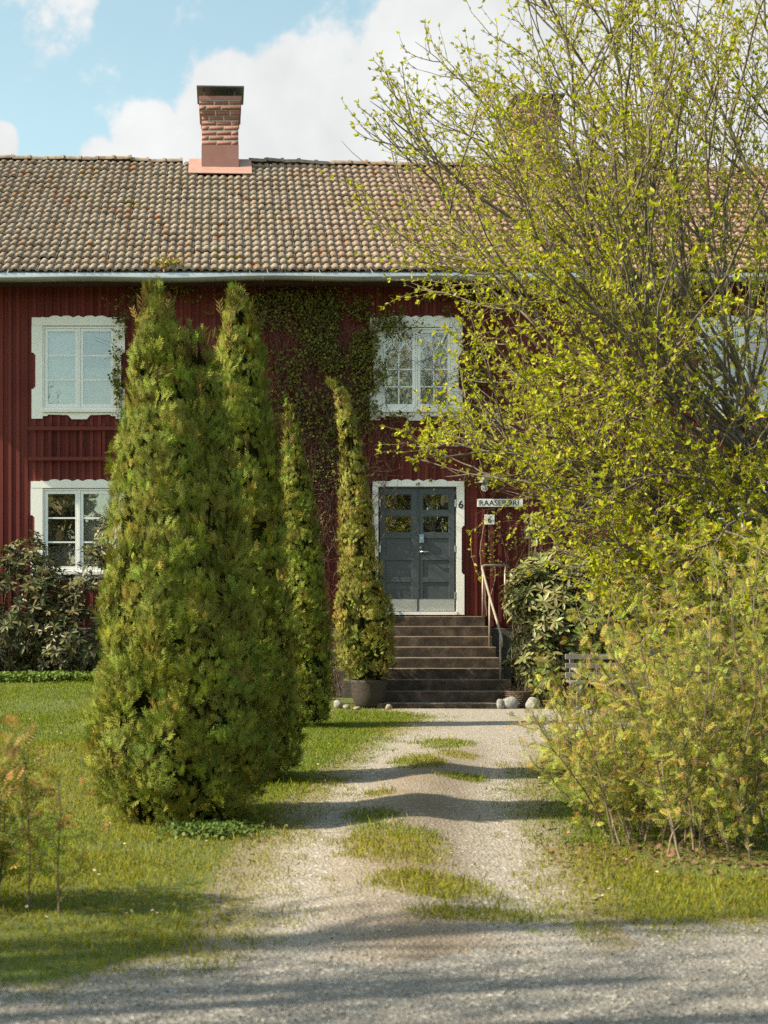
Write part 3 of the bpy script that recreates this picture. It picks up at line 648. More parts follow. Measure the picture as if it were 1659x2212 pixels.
def text_mesh(body, size, extrude, bold=0):
    cu = bpy.data.curves.new('lettering', 'FONT'); cu.body = body; cu.size = size; cu.extrude = extrude; cu.offset = bold; cu.align_x = 'CENTER'; cu.align_y = 'CENTER'
    t_ = bpy.data.objects.new('lettering', cu); col.objects.link(t_); dg = bpy.context.evaluated_depsgraph_get(); dg.update()
    me = bpy.data.meshes.new_from_object(t_.evaluated_get(dg)); bpy.data.objects.remove(t_); me.materials.clear(); me.materials.append(MATS['black_paint']); return me
def text(body, loc, width, height, parent, name, bold=0):
    me = text_mesh(body, 1.0, .002, bold); co = np.array([v.co[:] for v in me.vertices]); lo, hi = co.min(0), co.max(0)
    for v in me.vertices:
        v.co.x = (v.co.x - (lo[0] + hi[0]) / 2) * width / (hi[0] - lo[0]); v.co.y = (v.co.y - (lo[1] + hi[1]) / 2) * height / (hi[1] - lo[1]); v.co.z *= 1.0
    o = bpy.data.objects.new(name, me); link(o, parent); o.location = Vector(loc) - world_loc(parent); o.rotation_euler = (R(90), 0, 0); return o
text('6', (FX(994.5), FY - .0525, FZ(1090)), .085, .135, door, 'house_number', .018)

# steps ------------------------------------------------------------------------------------------------------------------
RIS, TRD = .165, .262; SX0 = FX(800)
stairs = empty('stone_staircase', (FX(920), 21.9, 0), 'dark mossy stone steps rising to the grey double door', 'steps')
ztop = FZ(1331); nst = 9; yb = FY - .06; st_y = []
for k in range(nst):                                     # 0 = landing at the top
    z1 = ztop - k * RIS; y0 = yb - .30 - k * TRD; z0 = z1 - RIS + .0 if k < nst - 1 else -.15; xr = FX(1040) + .012 * k + (.05 if k > 5 else 0)
    st_y.append((y0, z1, xr))
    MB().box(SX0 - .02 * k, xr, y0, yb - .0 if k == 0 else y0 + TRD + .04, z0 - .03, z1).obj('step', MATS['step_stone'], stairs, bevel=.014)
MB().box(SX0 + .05, FX(1036), yb - .28, yb, -.1, ztop - RIS - .03).box(SX0 + .02, FX(1030), 22.4, yb - .29, -.1, .42).obj('stair_core', MATS['foundation_stone'], stairs)
# handrail of bent pipe with three posts
rxx = FX(1033) ; rl = []
pts = [(rxx + .42, FY - .30, ztop + .86), (rxx + .06, FY - .32, ztop + .86), (rxx + .01, FY - .34, ztop + .845), (rxx, FY - .38, ztop + .80)]
y1_, z1_ = st_y[3][0] + .10, st_y[3][1] + .80; y2_, z2_ = st_y[6][0] + .02, st_y[6][1] + .72
pts += [(rxx + .004, y1_, z1_), (rxx + .008, y2_, z2_), (rxx + .01, y2_ - .05, z2_ - .07), (rxx + .01, y2_ - .06, z2_ - .20)]
hr = MB().tube(pts, .021, 10).obj('handrail', MATS['rail_metal'], stairs, smooth=True)
for (yy, zz, zt_) in ((FY - .40, ztop, ztop + .78), (y1_ + .05, st_y[3][1], z1_ + .03), (y2_ + .03, st_y[6][1], z2_ + .03)):
    MB().tube([(rxx + .005, yy, zz - .02), (rxx + .005, yy, zt_)], .018, 10).obj('post', MATS['rail_metal'], hr, smooth=True)
MB().tube([(rxx + .40, FY - .30, ztop - .05), (rxx + .40, FY - .30, ztop + .86)], .018, 10).obj('post', MATS['rail_metal'], hr, smooth=True)

# signs and lamp on the wall ------------------------------------------------------------------------------------------------
sg = MB().box(FX(1028), FX(1126), FY - .135, FY - .115, FZ(1096), FZ(1079)).obj('name_sign', MATS['sign_white'], None, bevel=.003, label='white name plate reading RAASEPORI on the red wall', cat='sign')
text('RAASEPORI', (FX(1074.5), FY - .1355, FZ(1087.5)), FX(1117) - FX(1033), .092, sg, 'lettering', .004)
for px in (1036, 1118): part('spacer', MATS['red_board'], sg, FX(px) - .02, FX(px) + .02, FY - .1145, FY - .023, FZ(1092), FZ(1083))
sg = MB().box(FX(1044), FX(1065), FY - .135, FY - .115, FZ(1134), FZ(1113)).obj('number_sign', MATS['sign_white'], None, bevel=.003, label='small white plate with a black 6 under the name plate', cat='sign')
text('6', (FX(1054.5), FY - .1355, FZ(1123.5)), .062, .112, sg, 'lettering', .012)
part('spacer', MATS['red_board'], sg, FX(1051), FX(1058), FY - .1145, FY - .023, FZ(1128), FZ(1119))
lx, lz = FX(1043), FZ(1046)
lamp = empty('wall_lamp', (lx, FY - .02, lz - .1), 'dark enamel wall lamp with a clear glass jar above the name plate', 'lamp')
MB().box(lx - .05, lx + .05, FY - .04, FY - .022, lz + .02, lz + .16).obj('back_plate', MATS['dark_metal'], lamp, bevel=.006)
MB().tube([(lx, FY - .04, lz + .12), (lx, FY - .10, lz + .15), (lx, FY - .16, lz + .13)], .016, 8).obj('arm', MATS['dark_metal'], lamp, smooth=True)
MB().lathe([(.02, .15), (.045, .13), (.055, .07), (.115, .02), (.12, .005), (.10, .004)], (lx, FY - .16, lz), 20).obj('shade', MATS['dark_metal'], lamp, smooth=True)
MB().lathe([(.058, .004), (.062, -.05), (.058, -.11), (.03, -.135), (.005, -.14)], (lx, FY - .16, lz), 20).obj('glass_jar', MATS['lamp_glass'], lamp, smooth=True)
# trellis between the two left windows
tr = empty('trellis', (FX(160), FY, FZ(999)), 'red wooden trellis fixed on the wall between the two left windows', 'trellis')
for py in (927, 992): MB().box(FX(63), FX(262), FY - .115, FY - .088, FZ(py) - .03, FZ(py) + .03).obj('rail', MATS['red_board'], tr)
for px in (109, 176, 225): MB().box(FX(px) - .025, FX(px) + .025, FY - .087, FY - .06, FZ(1000), FZ(915)).obj('upright', MATS['red_board'], tr); MB().box(FX(px) - .02, FX(px) + .02, FY - .0595, FY - .0235, FZ(963), FZ(957)).obj('spacer', MATS['red_board'], tr)
# ================================================================ VEGETATION HELPERS
def scatter(tv, tf, pos, t, n, sc):
    """copies of a small template (x across, y along t, z along n) as one vertex / face array"""
    t = nz(t); b_ = nz(np.cross(t, n)); n = np.cross(b_, t); sc = np.asarray(sc, float)
    if sc.ndim == 1: sc = np.repeat(sc[:, None], 3, 1)
    V = pos[:, None] + (sc[:, None, 0:1] * tv[None, :, 0:1]) * b_[:, None] + (sc[:, None, 1:2] * tv[None, :, 1:2]) * t[:, None] + (sc[:, None, 2:3] * tv[None, :, 2:3]) * n[:, None]
    k = len(tv); Fq = (tf[None] + (np.arange(len(pos)) * k)[:, None, None]).reshape(-1, tf.shape[1])
    return V.reshape(-1, 3), Fq
def leafmesh(name, tmpl, pos, t, n, sc, tint, mat, parent, smooth=False, tip=None, **k):
    tv, tf = tmpl; V, Fq = scatter(tv, tf, pos, t, n, sc)
    ti = np.repeat(tint, len(tv), 0)
    if tip is not None:                                   # some leaf tips carry a second colour
        w = np.tile(np.clip(tv[:, 1], 0, 1) ** 2, len(pos))[:, None] * np.repeat(tip[0], len(tv))[:, None]; ti = ti * (1 - w) + tip[1] * w
    return np_obj(name, V, Fq, mat, parent, ti, smooth, **k)
def quads(lst):
    v = []; f = []
    for q in lst: f.append(tuple(range(len(v), len(v) + 4))); v += q
    return np.array(v, float), np.array(f)
def diamond(p, ang, L, w, lift=0.0):
    c_, s_ = math.cos(ang), math.sin(ang); d = np.array([s_, c_]); e_ = np.array([c_, -s_]) * w; p = np.array(p)
    a, m1, m2, tip = p, p + d * L * .5 + e_, p + d * L * .5 - e_, p + d * L
    return [(*a, 0), (*m1, lift * .5), (*tip, lift), (*m2, lift * .5)]
# thuja spray: a flat fan of scaly branchlets
fr = [diamond((0, 0), 0, 1.0, .045, -.06)]
for k, y in enumerate((.12, .25, .38, .50, .62, .73)):
    s = .42 * (1 - .45 * y); fr.append(diamond((0, y), .72, s, .050, -.05)); fr.append(diamond((0, y + .05), -.72, s, .050, -.05))
FROND = quads(fr)
FROND_T = quads([diamond((0, 0), 0, 1.0, .045, -.06)] + [q for y in (.22, .52) for q in (diamond((0, y), .62, .46, .048, -.04), diamond((0, y + .1), -.62, .42, .048, -.04))])
FROND_S = quads([diamond((0, 0), 0, 1.0, .032, -.06)] + [q for y in (.18, .40, .62) for q in (diamond((0, y), .62, .42, .038, -.04), diamond((0, y + .08), -.62, .40, .038, -.04))])
LEAF = (np.array([(0, 0, 0), (.24, .45, .05), (0, 1, -.02), (-.24, .45, .05)], float), np.array([(0, 1, 2), (0, 2, 3)]))
OVAL = (np.array([(0, 0, 0), (.13, .2, .03), (.18, .5, .04), (.12, .82, .0), (0, 1, -.06), (-.12, .82, 0), (-.18, .5, .04), (-.13, .2, .03), (0, .5, -.005)], float), np.array([(0, 1, 8), (1, 2, 8), (2, 3, 8), (3, 4, 8), (4, 5, 8), (5, 6, 8), (6, 7, 8), (7, 0, 8)]))
ROUND = (np.array([(0, 0, 0), (.4, .25, .04), (.42, .65, .02), (0, 1, -.06), (-.42, .65, .02), (-.4, .25, .04)], float), np.array([(0, 1, 2), (0, 2, 3), (0, 3, 4), (0, 4, 5)]))
pin = [diamond((0, 0), 0, 1.0, .012, -.05)]
for k in range(5):
    y = .20 + k * .165; L = .36 * (1 - .35 * abs(y - .45)); pin += [diamond((0, y), .95, L, .046, -.10), diamond((0, y + .02), -.95, L, .046, -.10)]
pin.append(diamond((0, .93), 0, .22, .05, -.05)); PINNATE = quads(pin)
BLADE = (np.array([(-.5, 0, 0), (.5, 0, 0), (.30, .55, .10), (0, 1, .34)], float), np.array([(0, 1, 2), (0, 2, 3)]))
def tints(r_, n, base, hv=.12, vv=.25, alt=None, p=0.0):
    b_ = np.array(base) * (1 + r_.normal(0, vv, (n, 1))).clip(.35, 1.9); b_ = b_ * (1 + r_.normal(0, hv, (n, 3)))
    if alt is not None: m_ = r_.random(n) < p; b_[m_] = np.array(alt) * (1 + r_.normal(0, .2, (m_.sum(), 1)))
    return b_.clip(.003, .9)
class Tubes:
    def __init__(s): s.V = []; s.F = []; s.n = 0
    def add(s, P_, r_, sides):
        P_ = np.asarray(P_, float); n = len(P_); t = nz(np.gradient(P_, axis=0)); ref = np.array([.31, .53, .79])
        u = nz(np.cross(t, ref)); w = np.cross(t, u); a = np.arange(sides) * 2 * math.pi / sides
        V = P_[:, None] + np.asarray(r_)[:, None, None] * (u[:, None] * np.cos(a)[None, :, None] + w[:, None] * np.sin(a)[None, :, None])
        i = np.arange(n - 1)[:, None] * sides; k = np.arange(sides)[None]; k2 = (k + 1) % sides
        s.F.append(np.stack([i + k, i + k2, i + sides + k2, i + sides + k], -1).reshape(-1, 4) + s.n); s.V.append(V.reshape(-1, 3)); s.n += n * sides
    def obj(s, name, mat, parent, **k): return np_obj(name, np.concatenate(s.V), np.concatenate(s.F), mat, parent, None, True, **k)
def walk(r_, p, d, L, nseg, wob, trop):
    """a wandering polyline: wob = jitter per segment, trop = pull added each segment"""
    pts = [np.array(p, float)]; d = nz(np.array(d, float)); st = L / nseg
    for _ in range(nseg):
        d = nz(d + r_.normal(0, wob, 3) + np.array(trop)); pts.append(pts[-1] + d * st)
    return np.array(pts)
def at(poly, f):
    q = f * (len(poly) - 1); i = min(int(q), len(poly) - 2); g = q - i; return poly[i] * (1 - g) + poly[i + 1] * g, nz(poly[i + 1] - poly[i])

# ================================================================ CONIFERS ALONG THE DRIVE
def thuja(name, label, d, leaders, nclump, seed, base=(.178, .200, .036), fs=.104, tops=True, group=None, cat='conifer', tmpl=FROND_S, zfoot=None):
    r_ = np.random.default_rng(seed); L0 = leaders[0]
    bx, bz = (L0[-1][1] - VPX) / F * d, None
    gz = float(T(bx, d)) if zfoot is None else zfoot
    root = empty(name, (bx, d, gz), label, cat, group)
    tb = Tubes(); pos = []; tt = []; nn = []; sc = []; ti = []; hullV = []; hullF = []; hn = 0; wsum = sum(sum(p[2] for p in L) for L in leaders)
    for L in leaders:
        A = np.array([[EYE - (py - HZ) / F * d, (cx - VPX) / F * d, hw / F * d] for py, cx, hw in L])[::-1]
        zz = A[:, 0]; f_x = lambda z: np.interp(z, zz, A[:, 1]); f_r = lambda z: np.interp(z, zz, A[:, 2])
        zt = np.linspace(gz - .05 if L is L0 else zz[0], zz[-1] - .05, 14)
        tb.add(np.stack([f_x(zt), np.full(14, d), zt], 1), np.linspace(.055 if L is L0 else .025, .006, 14), 7)
        def skin(a, z): return f_r(z) * (.90 + .20 * vnoise(a * 2.2 + seed, z * 2.6) - .10 * (vnoise(np.cos(a) * 5 + 9 + seed, z * 4.5 + np.sin(a) * 5) < .3))
        # solid uneven hull for the twiggy inside: blocks light, darkened to deepen shade
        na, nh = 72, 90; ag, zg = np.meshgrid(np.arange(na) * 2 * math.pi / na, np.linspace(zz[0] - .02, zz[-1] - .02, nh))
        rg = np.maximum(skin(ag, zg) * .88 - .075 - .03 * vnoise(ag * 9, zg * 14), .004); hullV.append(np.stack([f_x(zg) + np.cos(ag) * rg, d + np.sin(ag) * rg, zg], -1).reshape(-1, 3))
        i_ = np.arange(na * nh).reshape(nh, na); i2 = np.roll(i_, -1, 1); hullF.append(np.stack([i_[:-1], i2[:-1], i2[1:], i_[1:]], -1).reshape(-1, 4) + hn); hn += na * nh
        m_ = int(nclump * sum(p[2] for p in L) / wsum)
        zg = np.linspace(zz[0], zz[-1], 400); pz = f_r(zg) + .03; z = r_.choice(zg, m_, p=pz / pz.sum()) + r_.normal(0, .02, m_); a = r_.uniform(0, 2 * math.pi, m_)
        up = np.array([0, 0, 1.0]); ht = ((z - zz[0]) / (zz[-1] - zz[0])).clip(0, 1)
        co = np.stack([np.cos(a), np.sin(a), np.zeros(m_)], 1); R_ = skin(a, z) * r_.uniform(.90, 1.03, m_)
        cen_ = np.stack([f_x(z) + co[:, 0] * R_, d + co[:, 1] * R_, z], 1) - co * .05
        cn = nz(co + up * .30 + r_.normal(0, .22, (m_, 3))); cr = (.055 + .05 * r_.random(m_)) * np.minimum(1, .4 + f_r(z) * 2)
        cl = r_.integers(13, 23, m_); idx = np.repeat(np.arange(m_), cl); n = len(idx)
        tu = nz(np.cross(np.cross(cn, up + r_.normal(0, .35, (m_, 3))), cn)); tv_ = np.cross(cn, tu)
        q = np.sqrt(r_.random(n)); w = r_.uniform(0, 2 * math.pi, n); off = (tu[idx] * (q * np.cos(w))[:, None] + tv_[idx] * (q * np.sin(w))[:, None])
        p = cen_[idx] + off * cr[idx][:, None] + cn[idx] * (.040 * (1 - q ** 2) - .03)[:, None]
        t_ = nz(tu[idx] * (.55 + .6 * ht[idx][:, None]) + off * .60 + cn[idx] * .34 + r_.normal(0, .20, (n, 3)))
        nr = nz(cn[idx] * .8 + off * .55 + r_.normal(0, .26, (n, 3)))
        s_ = fs * r_.uniform(.65, 1.2, n) * (1 - .2 * ht[idx])
        ct_ = tints(r_, m_, base, .09, .22, (.17, .145, .022), .06)[idx] * (1 + r_.normal(0, .14, (n, 1)))
        pos.append(p); tt.append(t_); nn.append(nr); sc.append(s_); ti.append(ct_)
        if tops:                                          # thin leading shoots
            k = 46; zq = zz[-1] - .10 - r_.random(k) ** 1.2 * .6; a = r_.uniform(0, 2 * math.pi, k); rr = f_r(zq) * r_.uniform(.3, 1, k)
            p = np.stack([f_x(zq) + np.cos(a) * rr, d + np.sin(a) * rr, zq], 1); t_ = nz(np.stack([np.cos(a) * .22, np.sin(a) * .22, np.ones(k)], 1) + r_.normal(0, .1, (k, 3)))
            pos.append(p); tt.append(t_); nn.append(nz(r_.normal(0, 1, (k, 3)))); sc.append(r_.uniform(.10, .19, k)); ti.append(tints(r_, k, (.15, .125, .035), .1, .2))
    tb.obj('trunk', MATS['thuja_wood'], root); np_obj('inner_shade_hull', np.concatenate(hullV), np.concatenate(hullF), MATS['thuja_inside_shade'], root, None, False)
    ti = np.concatenate(ti).clip(.004, .6)
    leafmesh('foliage', tmpl, np.concatenate(pos), np.concatenate(tt), np.concatenate(nn), np.concatenate(sc), ti, MATS['thuja_leaf'], root)
    return root
thuja('thuja', 'broad dense green conifer with two tips, nearest of the row beside the drive', 10.45,
      [[(622, 332, 3), (650, 333, 20), (700, 335, 48), (760, 345, 70), (850, 352, 94), (950, 362, 117), (1050, 372, 132), (1200, 382, 157), (1350, 388, 175), (1500, 390, 190), (1600, 392, 198), (1680, 392, 190), (1740, 388, 165), (1782, 385, 120)],
       [(715, 425, 4), (745, 428, 26), (800, 432, 52), (900, 435, 72), (1000, 440, 82), (1200, 450, 90), (1400, 455, 80)]], 1800, 1, group='conifers along the drive')
thuja('thuja', 'tall slender conifer standing right behind the broad front one', 12.8,
      [[(622, 508, 4), (655, 510, 28), (700, 515, 46), (800, 520, 65), (900, 524, 75), (1000, 526, 82), (1150, 528, 94), (1300, 530, 104), (1450, 532, 115), (1550, 534, 122), (1620, 534, 118), (1688, 530, 84)]], 1050, 2, group='conifers along the drive')
thuja('thuja', 'smaller pointed conifer third in the row, before the potted one', 18.4,
      [[(876, 625, 2), (930, 628, 20), (1000, 634, 33), (1100, 640, 50), (1200, 644, 58), (1300, 648, 66), (1400, 650, 72), (1500, 652, 72), (1550, 650, 60), (1574, 648, 36)]], 820, 3, tmpl=FROND_T, fs=.10, group='conifers along the drive')
PD = 21.75
potz = 0.0
thuja('potted_thuja', 'thin leaning yellowish conifer with a hooked tip growing in the dark pot', PD,
      [[(822, 700, 3), (832, 716, 12), (852, 736, 21), (900, 747, 27), (950, 755, 29), (1000, 761, 33), (1100, 767, 40), (1200, 774, 46), (1260, 780, 55), (1330, 787, 66), (1400, 791, 70), (1445, 793, 62), (1472, 797, 34)]], 720, 4, base=(.22, .21, .05), fs=.095, tops=False, tmpl=FROND_T, zfoot=.40)
# the pot
px0, px1 = (757 - VPX) / F * PD, (838 - VPX) / F * PD; pc = ((px0 + px1) / 2, PD, 0.0); pr_ = (px1 - px0) / 2
pot = MB().lathe([(pr_ * .66, 0), (pr_ * .80, .06), (pr_ * .93, .22), (pr_ * .96, .36), (pr_, .40), (pr_, .435), (pr_ * .93, .437), (pr_ * .9, .38)], pc, 32).obj('plant_pot', MATS['pot_clay'], None, smooth=True, label='large dark glazed pot holding the leaning conifer beside the steps', cat='pot')
MB().lathe([(pr_ * .89, .385), (pr_ * .5, .41), (.02, .42)], pc, 20).obj('soil', MATS['potting_soil'], pot, smooth=True)

# ================================================================ THE LEAFING TREE ON THE RIGHT
def airy(p):
    d = p[1]; px = VPX + p[0] / d * F; py = HZ - (p[2] - EYE) / d * F; e_ = px - np.interp(py, [c[0] for c in CB], [c[1] for c in CB])
    return (.42 + .58 * min(1, max(0, e_) / 300)) * (.88 if py < 480 else .62)
def trim(A, keep):
    if keep is None: return A
    for i in range(2, len(A)):
        if not keep(A[i]): return A[:max(i, 3)]
    return A
def big_tree(name, label, base, fork_z, limbs, seed, leafy_=True, k1=9, k2=9, k3=4, cat='tree', group=None, leafmat='tree_leaf', trunk_r=.17, tw=1.0, keep=None):
    r_ = np.random.default_rng(seed); root = empty(name, base, label, cat, group)
    tk = Tubes(); bt = Tubes(); tw_ = Tubes(); LP = []; LD = []; LS = []
    B = np.array(base); tp = walk(r_, B - np.array([0, 0, .1]), (.05, 0, 1), fork_z, 8, .05, (0, 0, .05)); tk.add(tp, np.linspace(trunk_r * 1.2, trunk_r, 9), 10)
    for (f, d, L, rad, trop) in limbs:
        p, _ = at(tp, f); A = trim(walk(r_, p, d, L, 16, .10, trop), keep); n = len(A); bt.add(A, rad * .68 * (1 - np.linspace(0, 1, n)) ** 1.1 + .005, 6)
        for i in range(k1):
            f1 = .16 + .84 * (i + r_.random()) / k1; p1, t1 = at(A, min(f1, .99)); L1 = L * (.42 * (1 - f1) + .20) * r_.uniform(.7, 1.2)
            d1 = nz(t1 + nz(r_.normal(0, 1, 3)) * .75); B1 = walk(r_, p1, d1, L1, 9, .10, (trop[0] * .5, 0, .03 + trop[2] * .6)); B1 = trim(B1, keep); r1 = min(.017, rad * .36) * (1.1 - f1 * .6)
            bt.add(B1, r1 * (1 - np.linspace(0, 1, len(B1))) ** .8 + .003, 4)
            for j in range(k2):
                f2 = .15 + .85 * (j + r_.random()) / k2; p2, t2 = at(B1, min(f2, .99)); L2 = L1 * (.40 * (1 - f2) + .25) * r_.uniform(.6, 1.3)
                d2 = nz(t2 + nz(r_.normal(0, 1, 3)) * .7)
                if keep is not None and not (keep(p2 + d2 * L2 * .8) and r_.random() < airy(p2)): continue
                B2 = walk(r_, p2, d2, L2, 6, .11, (0, 0, .035)); tw_.add(B2, np.linspace(.0066, .0028, len(B2)) * tw, 3)
                sub = [B2]
                for k in range(k3):
                    f3 = .2 + .8 * (k + r_.random()) / k3; p3, t3 = at(B2, min(f3, .99)); d3 = nz(t3 + nz(r_.normal(0, 1, 3)) * .8)
                    B3 = walk(r_, p3, d3, L2 * r_.uniform(.25, .55), 4, .12, (0, 0, .05)); tw_.add(B3, np.linspace(.0036, .0018, 5) * tw, 3); sub.append(B3)
                if leafy_:
                    for S in sub:
                        ln = np.linalg.norm(np.diff(S, axis=0), axis=1).sum(); q = max(2, int(ln / .085))
                        for f_ in np.linspace(.25, 1, q):
                            pp, td = at(S, min(f_, .995)); k = r_.integers(2, 5) if f_ < .99 else r_.integers(5, 8)
                            LP.append(np.repeat(pp[None], k, 0)); LD.append(nz(td[None] * (.55 if f_ < .99 else 1.0) + nz(r_.normal(0, 1, (k, 3))) * .8)); LS.append(r_.uniform(.45, 1.2, k) * (1.3 if f_ > .99 else 1) * (.85 if pp[2] > 5.2 else 1.08))
    tk.obj('trunk', MATS['bark'], root); bt.obj('branches', MATS['bark'], root); tw_.obj('twigs', MATS['twig'], root)
    if leafy_:
        LP = np.concatenate(LP); LD = np.concatenate(LD); LS = np.concatenate(LS) * .047; n = len(LP)
        ti = tints(r_, n, (.33, .345, .028), .08, .20, (.40, .38, .05), .25)
        leafmesh('leaves', LEAF, LP, LD, nz(r_.normal(0, 1, (n, 3)) + np.array([0, 0, .6])), LS, ti, MATS[leafmat], root)
    print(name, 'leaves', len(LP) if leafy_ else 0, 'twig verts', tw_.n)
    return root
TD = 14.0
CB = [(-400, 1150), (0, 985), (120, 850), (290, 735), (430, 760), (600, 815), (670, 880), (720, 975), (860, 990), (920, 935), (960, 880), (1015, 920), (1050, 1060), (1080, 1150), (1160, 1180), (1230, 1235), (1300, 1290), (1400, 1340)]
def crown(p):
    """outline of the crown towards the house door"""
    d = p[1]; px = VPX + p[0] / d * F; py = HZ - (p[2] - EYE) / d * F
    return px > np.interp(py, [c[0] for c in CB], [c[1] for c in CB])
tbx = (1770 - VPX) / F * TD
limbs = []; rl_ = np.random.default_rng(21)
def limb(f, px, py, dd, rad=.05, trop=(0, 0, .0), bend=.35, sc_=.97):
    """a limb that leaves the trunk at f and ends near the given point of the photograph, dd metres in front of or behind the trunk"""
    tgt = P(px, py, TD + dd); p = np.array([tbx, TD, .1]) + np.array([.1, 0, 2.6 * f]); v = tgt - p; L = np.linalg.norm(v)
    d0 = nz(v / L + np.array([0, 0, -bend])); limbs.append((f, d0, L * sc_, rad, (0, 0, bend * .115)))
for a in ((1.0, 770, 300, -.4, .05), (.95, 800, 380, .6, .045), (1.0, 860, 170, .2, .05), (1.0, 930, 60, -.5, .05), (.9, 830, 560, -.2, .045), (.9, 880, 480, .8, .04),
          (1.0, 1000, -20, .5, .045), (1.0, 1080, -120, -.6, .045), (1.0, 1230, -200, .2, .045), (1.0, 1380, -240, -.3, .045), (1.0, 1520, -280, .7, .045), (1.0, 1650, -200, -.6, .045), (1.0, 1800, -100, .4, .05), (1.0, 1960, 100, -.2, .05), (1.0, 740, 250, .1, .04), (1.0, 800, 140, -.3, .04), (1.0, 900, 250, .9, .04), (1.0, 960, 130, -1.0, .04), (1.0, 1080, 120, .9, .04), (1.0, 1200, 40, -1.1, .04),
          (.85, 900, 690, .1, .045), (.8, 880, 800, -.7, .04), (.85, 960, 620, 1.0, .045), (1.0, 1100, 330, 1.2, .05), (1.0, 1250, 200, -1.4, .05), (.95, 1180, 480, -1.3, .045),
          (1.0, 1450, 150, -1.5, .05), (1.0, 1380, 330, 1.5, .05)):
    limb(*a)
for a in ((.75, 985, 930, -.3, .032), (.7, 1030, 1000, .4, .032), (.7, 1040, 900, -1.1, .035), (.6, 1120, 1030, -.9, .03), (.65, 1120, 960, .9, .035), (.5, 1230, 1090, -.4, .03), (.5, 1240, 1020, -1.5, .03), (.45, 1290, 1180, .5, .028), (.4, 1330, 1120, -1.2, .028), (.3, 1350, 1250, -.6, .025), (.35, 1420, 1220, -1.6, .025), (.3, 1500, 1150, .9, .025), (.2, 1400, 1390, -.9, .022), (.15, 1520, 1420, -1.5, .02), (.25, 1620, 1400, -1.8, .02), (.25, 1480, 1330, -.8, .022), (.2, 1580, 1300, -1.4, .022), (.6, 1560, 900, -1.7, .035), (.5, 1640, 1050, -1.8, .03), (.8, 1330, 780, -1.6, .04), (.8, 1450, 650, -1.8, .04), (.85, 1150, 760, -1.5, .04)):
    limb(*a, bend=-.22)
big_tree('leafing_tree', 'large spreading tree with fresh yellow-green leaves covering the right of the house', (tbx, TD, 0), 2.6, limbs, 5, k1=10, k2=7, k3=3, keep=crown)

# ================================================================ FEATHERY SHRUBS (pinnate leaves, reddish tips)
def feather_shrub(name, label, stems, seed, leaf=.17, group=None, per=1.5, base_c=(.305, .30, .058), red=.18, rad=.008, redc=(.46, .19, .09)):
    r_ = np.random.default_rng(seed); c0 = stems[0][0]; root = empty(name, (c0[0], c0[1], float(T(c0[0], c0[1]))), label, 'shrub', group)
    tb = Tubes(); LP = []; LD = []; LS = []; RD = []
    for p, d, L in stems:
        p = np.array([p[0], p[1], float(T(p[0], p[1])) - .03]); A = walk(r_, p, d, L, 9, .07, (0, 0, .01)); tb.add(A, np.linspace(rad, rad * .35, 10), 5)
        ax = [(A, 1.0)]
        for k in range(int(7 * per)):
            f_ = .08 + .92 * (k + r_.random()) / (7 * per); q, td = at(A, min(f_, .99)); d2 = nz(td * .8 + nz(r_.normal(0, 1, 3)) * .75); B_ = walk(r_, q, d2, L * r_.uniform(.14, .30), 5, .12, (0, 0, .03)); tb.add(B_, np.linspace(rad * .5, rad * .2, 6), 4); ax.append((B_, .9))
        for S, w in ax:
            ln = np.linalg.norm(np.diff(S, axis=0), axis=1).sum(); q = max(2, int(ln / .045))
            for f_ in np.linspace(.25 if S is A else .15, 1, q):
                pp, td = at(S, min(f_, .995)); k = 1 if f_ < .98 else 4
                for _ in range(k): LP.append(pp); LD.append(nz(td * (.5 if k == 1 else .9) + nz(r_.normal(0, 1, 3)) * .8 + np.array([0, 0, -.05]))); LS.append(leaf * r_.uniform(.55, 1.15) * (1 if k == 1 else .8)); RD.append((1.0 if k == 4 else .45) * (r_.random() < red * (1.7 if k == 4 else .8)))
    tb.obj('stems', MATS['twig'], root); n = len(LP)
    leafmesh('leaves', PINNATE, np.array(LP), np.array(LD), nz(r_.normal(0, .5, (n, 3)) + np.array([-.3, -.2, 1.0])), np.array(LS), tints(r_, n, base_c, .1, .30, (.15, .19, .03), .35), MATS['fern_leaf'], root, tip=(np.array(RD, float) * .9, np.array(redc)))
    print(name, 'pinnate', n); return root
def clump(r_, cx, cy, sx, sy, n, hmin, hmax, spread, lean=(0, 0)):
    out = []
    for _ in range(n):
        x, y = cx + r_.uniform(-sx, sx), cy + r_.uniform(-sy, sy); a = r_.uniform(0, 2 * math.pi); s = spread * r_.random()
        out.append(((x, y), (math.cos(a) * s + lean[0] + (x - cx) * .35, math.sin(a) * s + lean[1], 1.0), r_.uniform(hmin, hmax)))
    return out
rs = np.random.default_rng(31)
sx_ = lambda px, d: (px - VPX) / F * d
feather_shrub('feathery_shrub', 'large feathery shrub with red-tipped leaves, nearest on the right of the drive', clump(rs, sx_(1575, 9.2), 9.2, .50, .50, 34, .6, 1.85, .6, (-.06, 0)), 41, .088, 'feathery shrubs on the right')
feather_shrub('feathery_shrub', 'low feathery shrub leaning out over the right edge of the drive', clump(rs, sx_(1395, 9.7), 9.7, .32, .4, 32, .5, 1.2, .6, (-.12, -.05)), 42, .085, 'feathery shrubs on the right')
feather_shrub('feathery_shrub', 'feathery shrub at the right picture edge behind the nearest one', clump(rs, sx_(1690, 10.6), 10.6, .6, .4, 30, 1.0, 2.4, .5, (-.08, 0)), 43, .088, 'feathery shrubs on the right')
feather_shrub('feathery_shrub', 'feathery shrub spreading towards the basket and white stones', clump(rs, sx_(1385, 12.4), 12.4, .55, .5, 38, .6, 1.40, .6, (-.12, -.05)), 44, .085, 'feathery shrubs on the right')
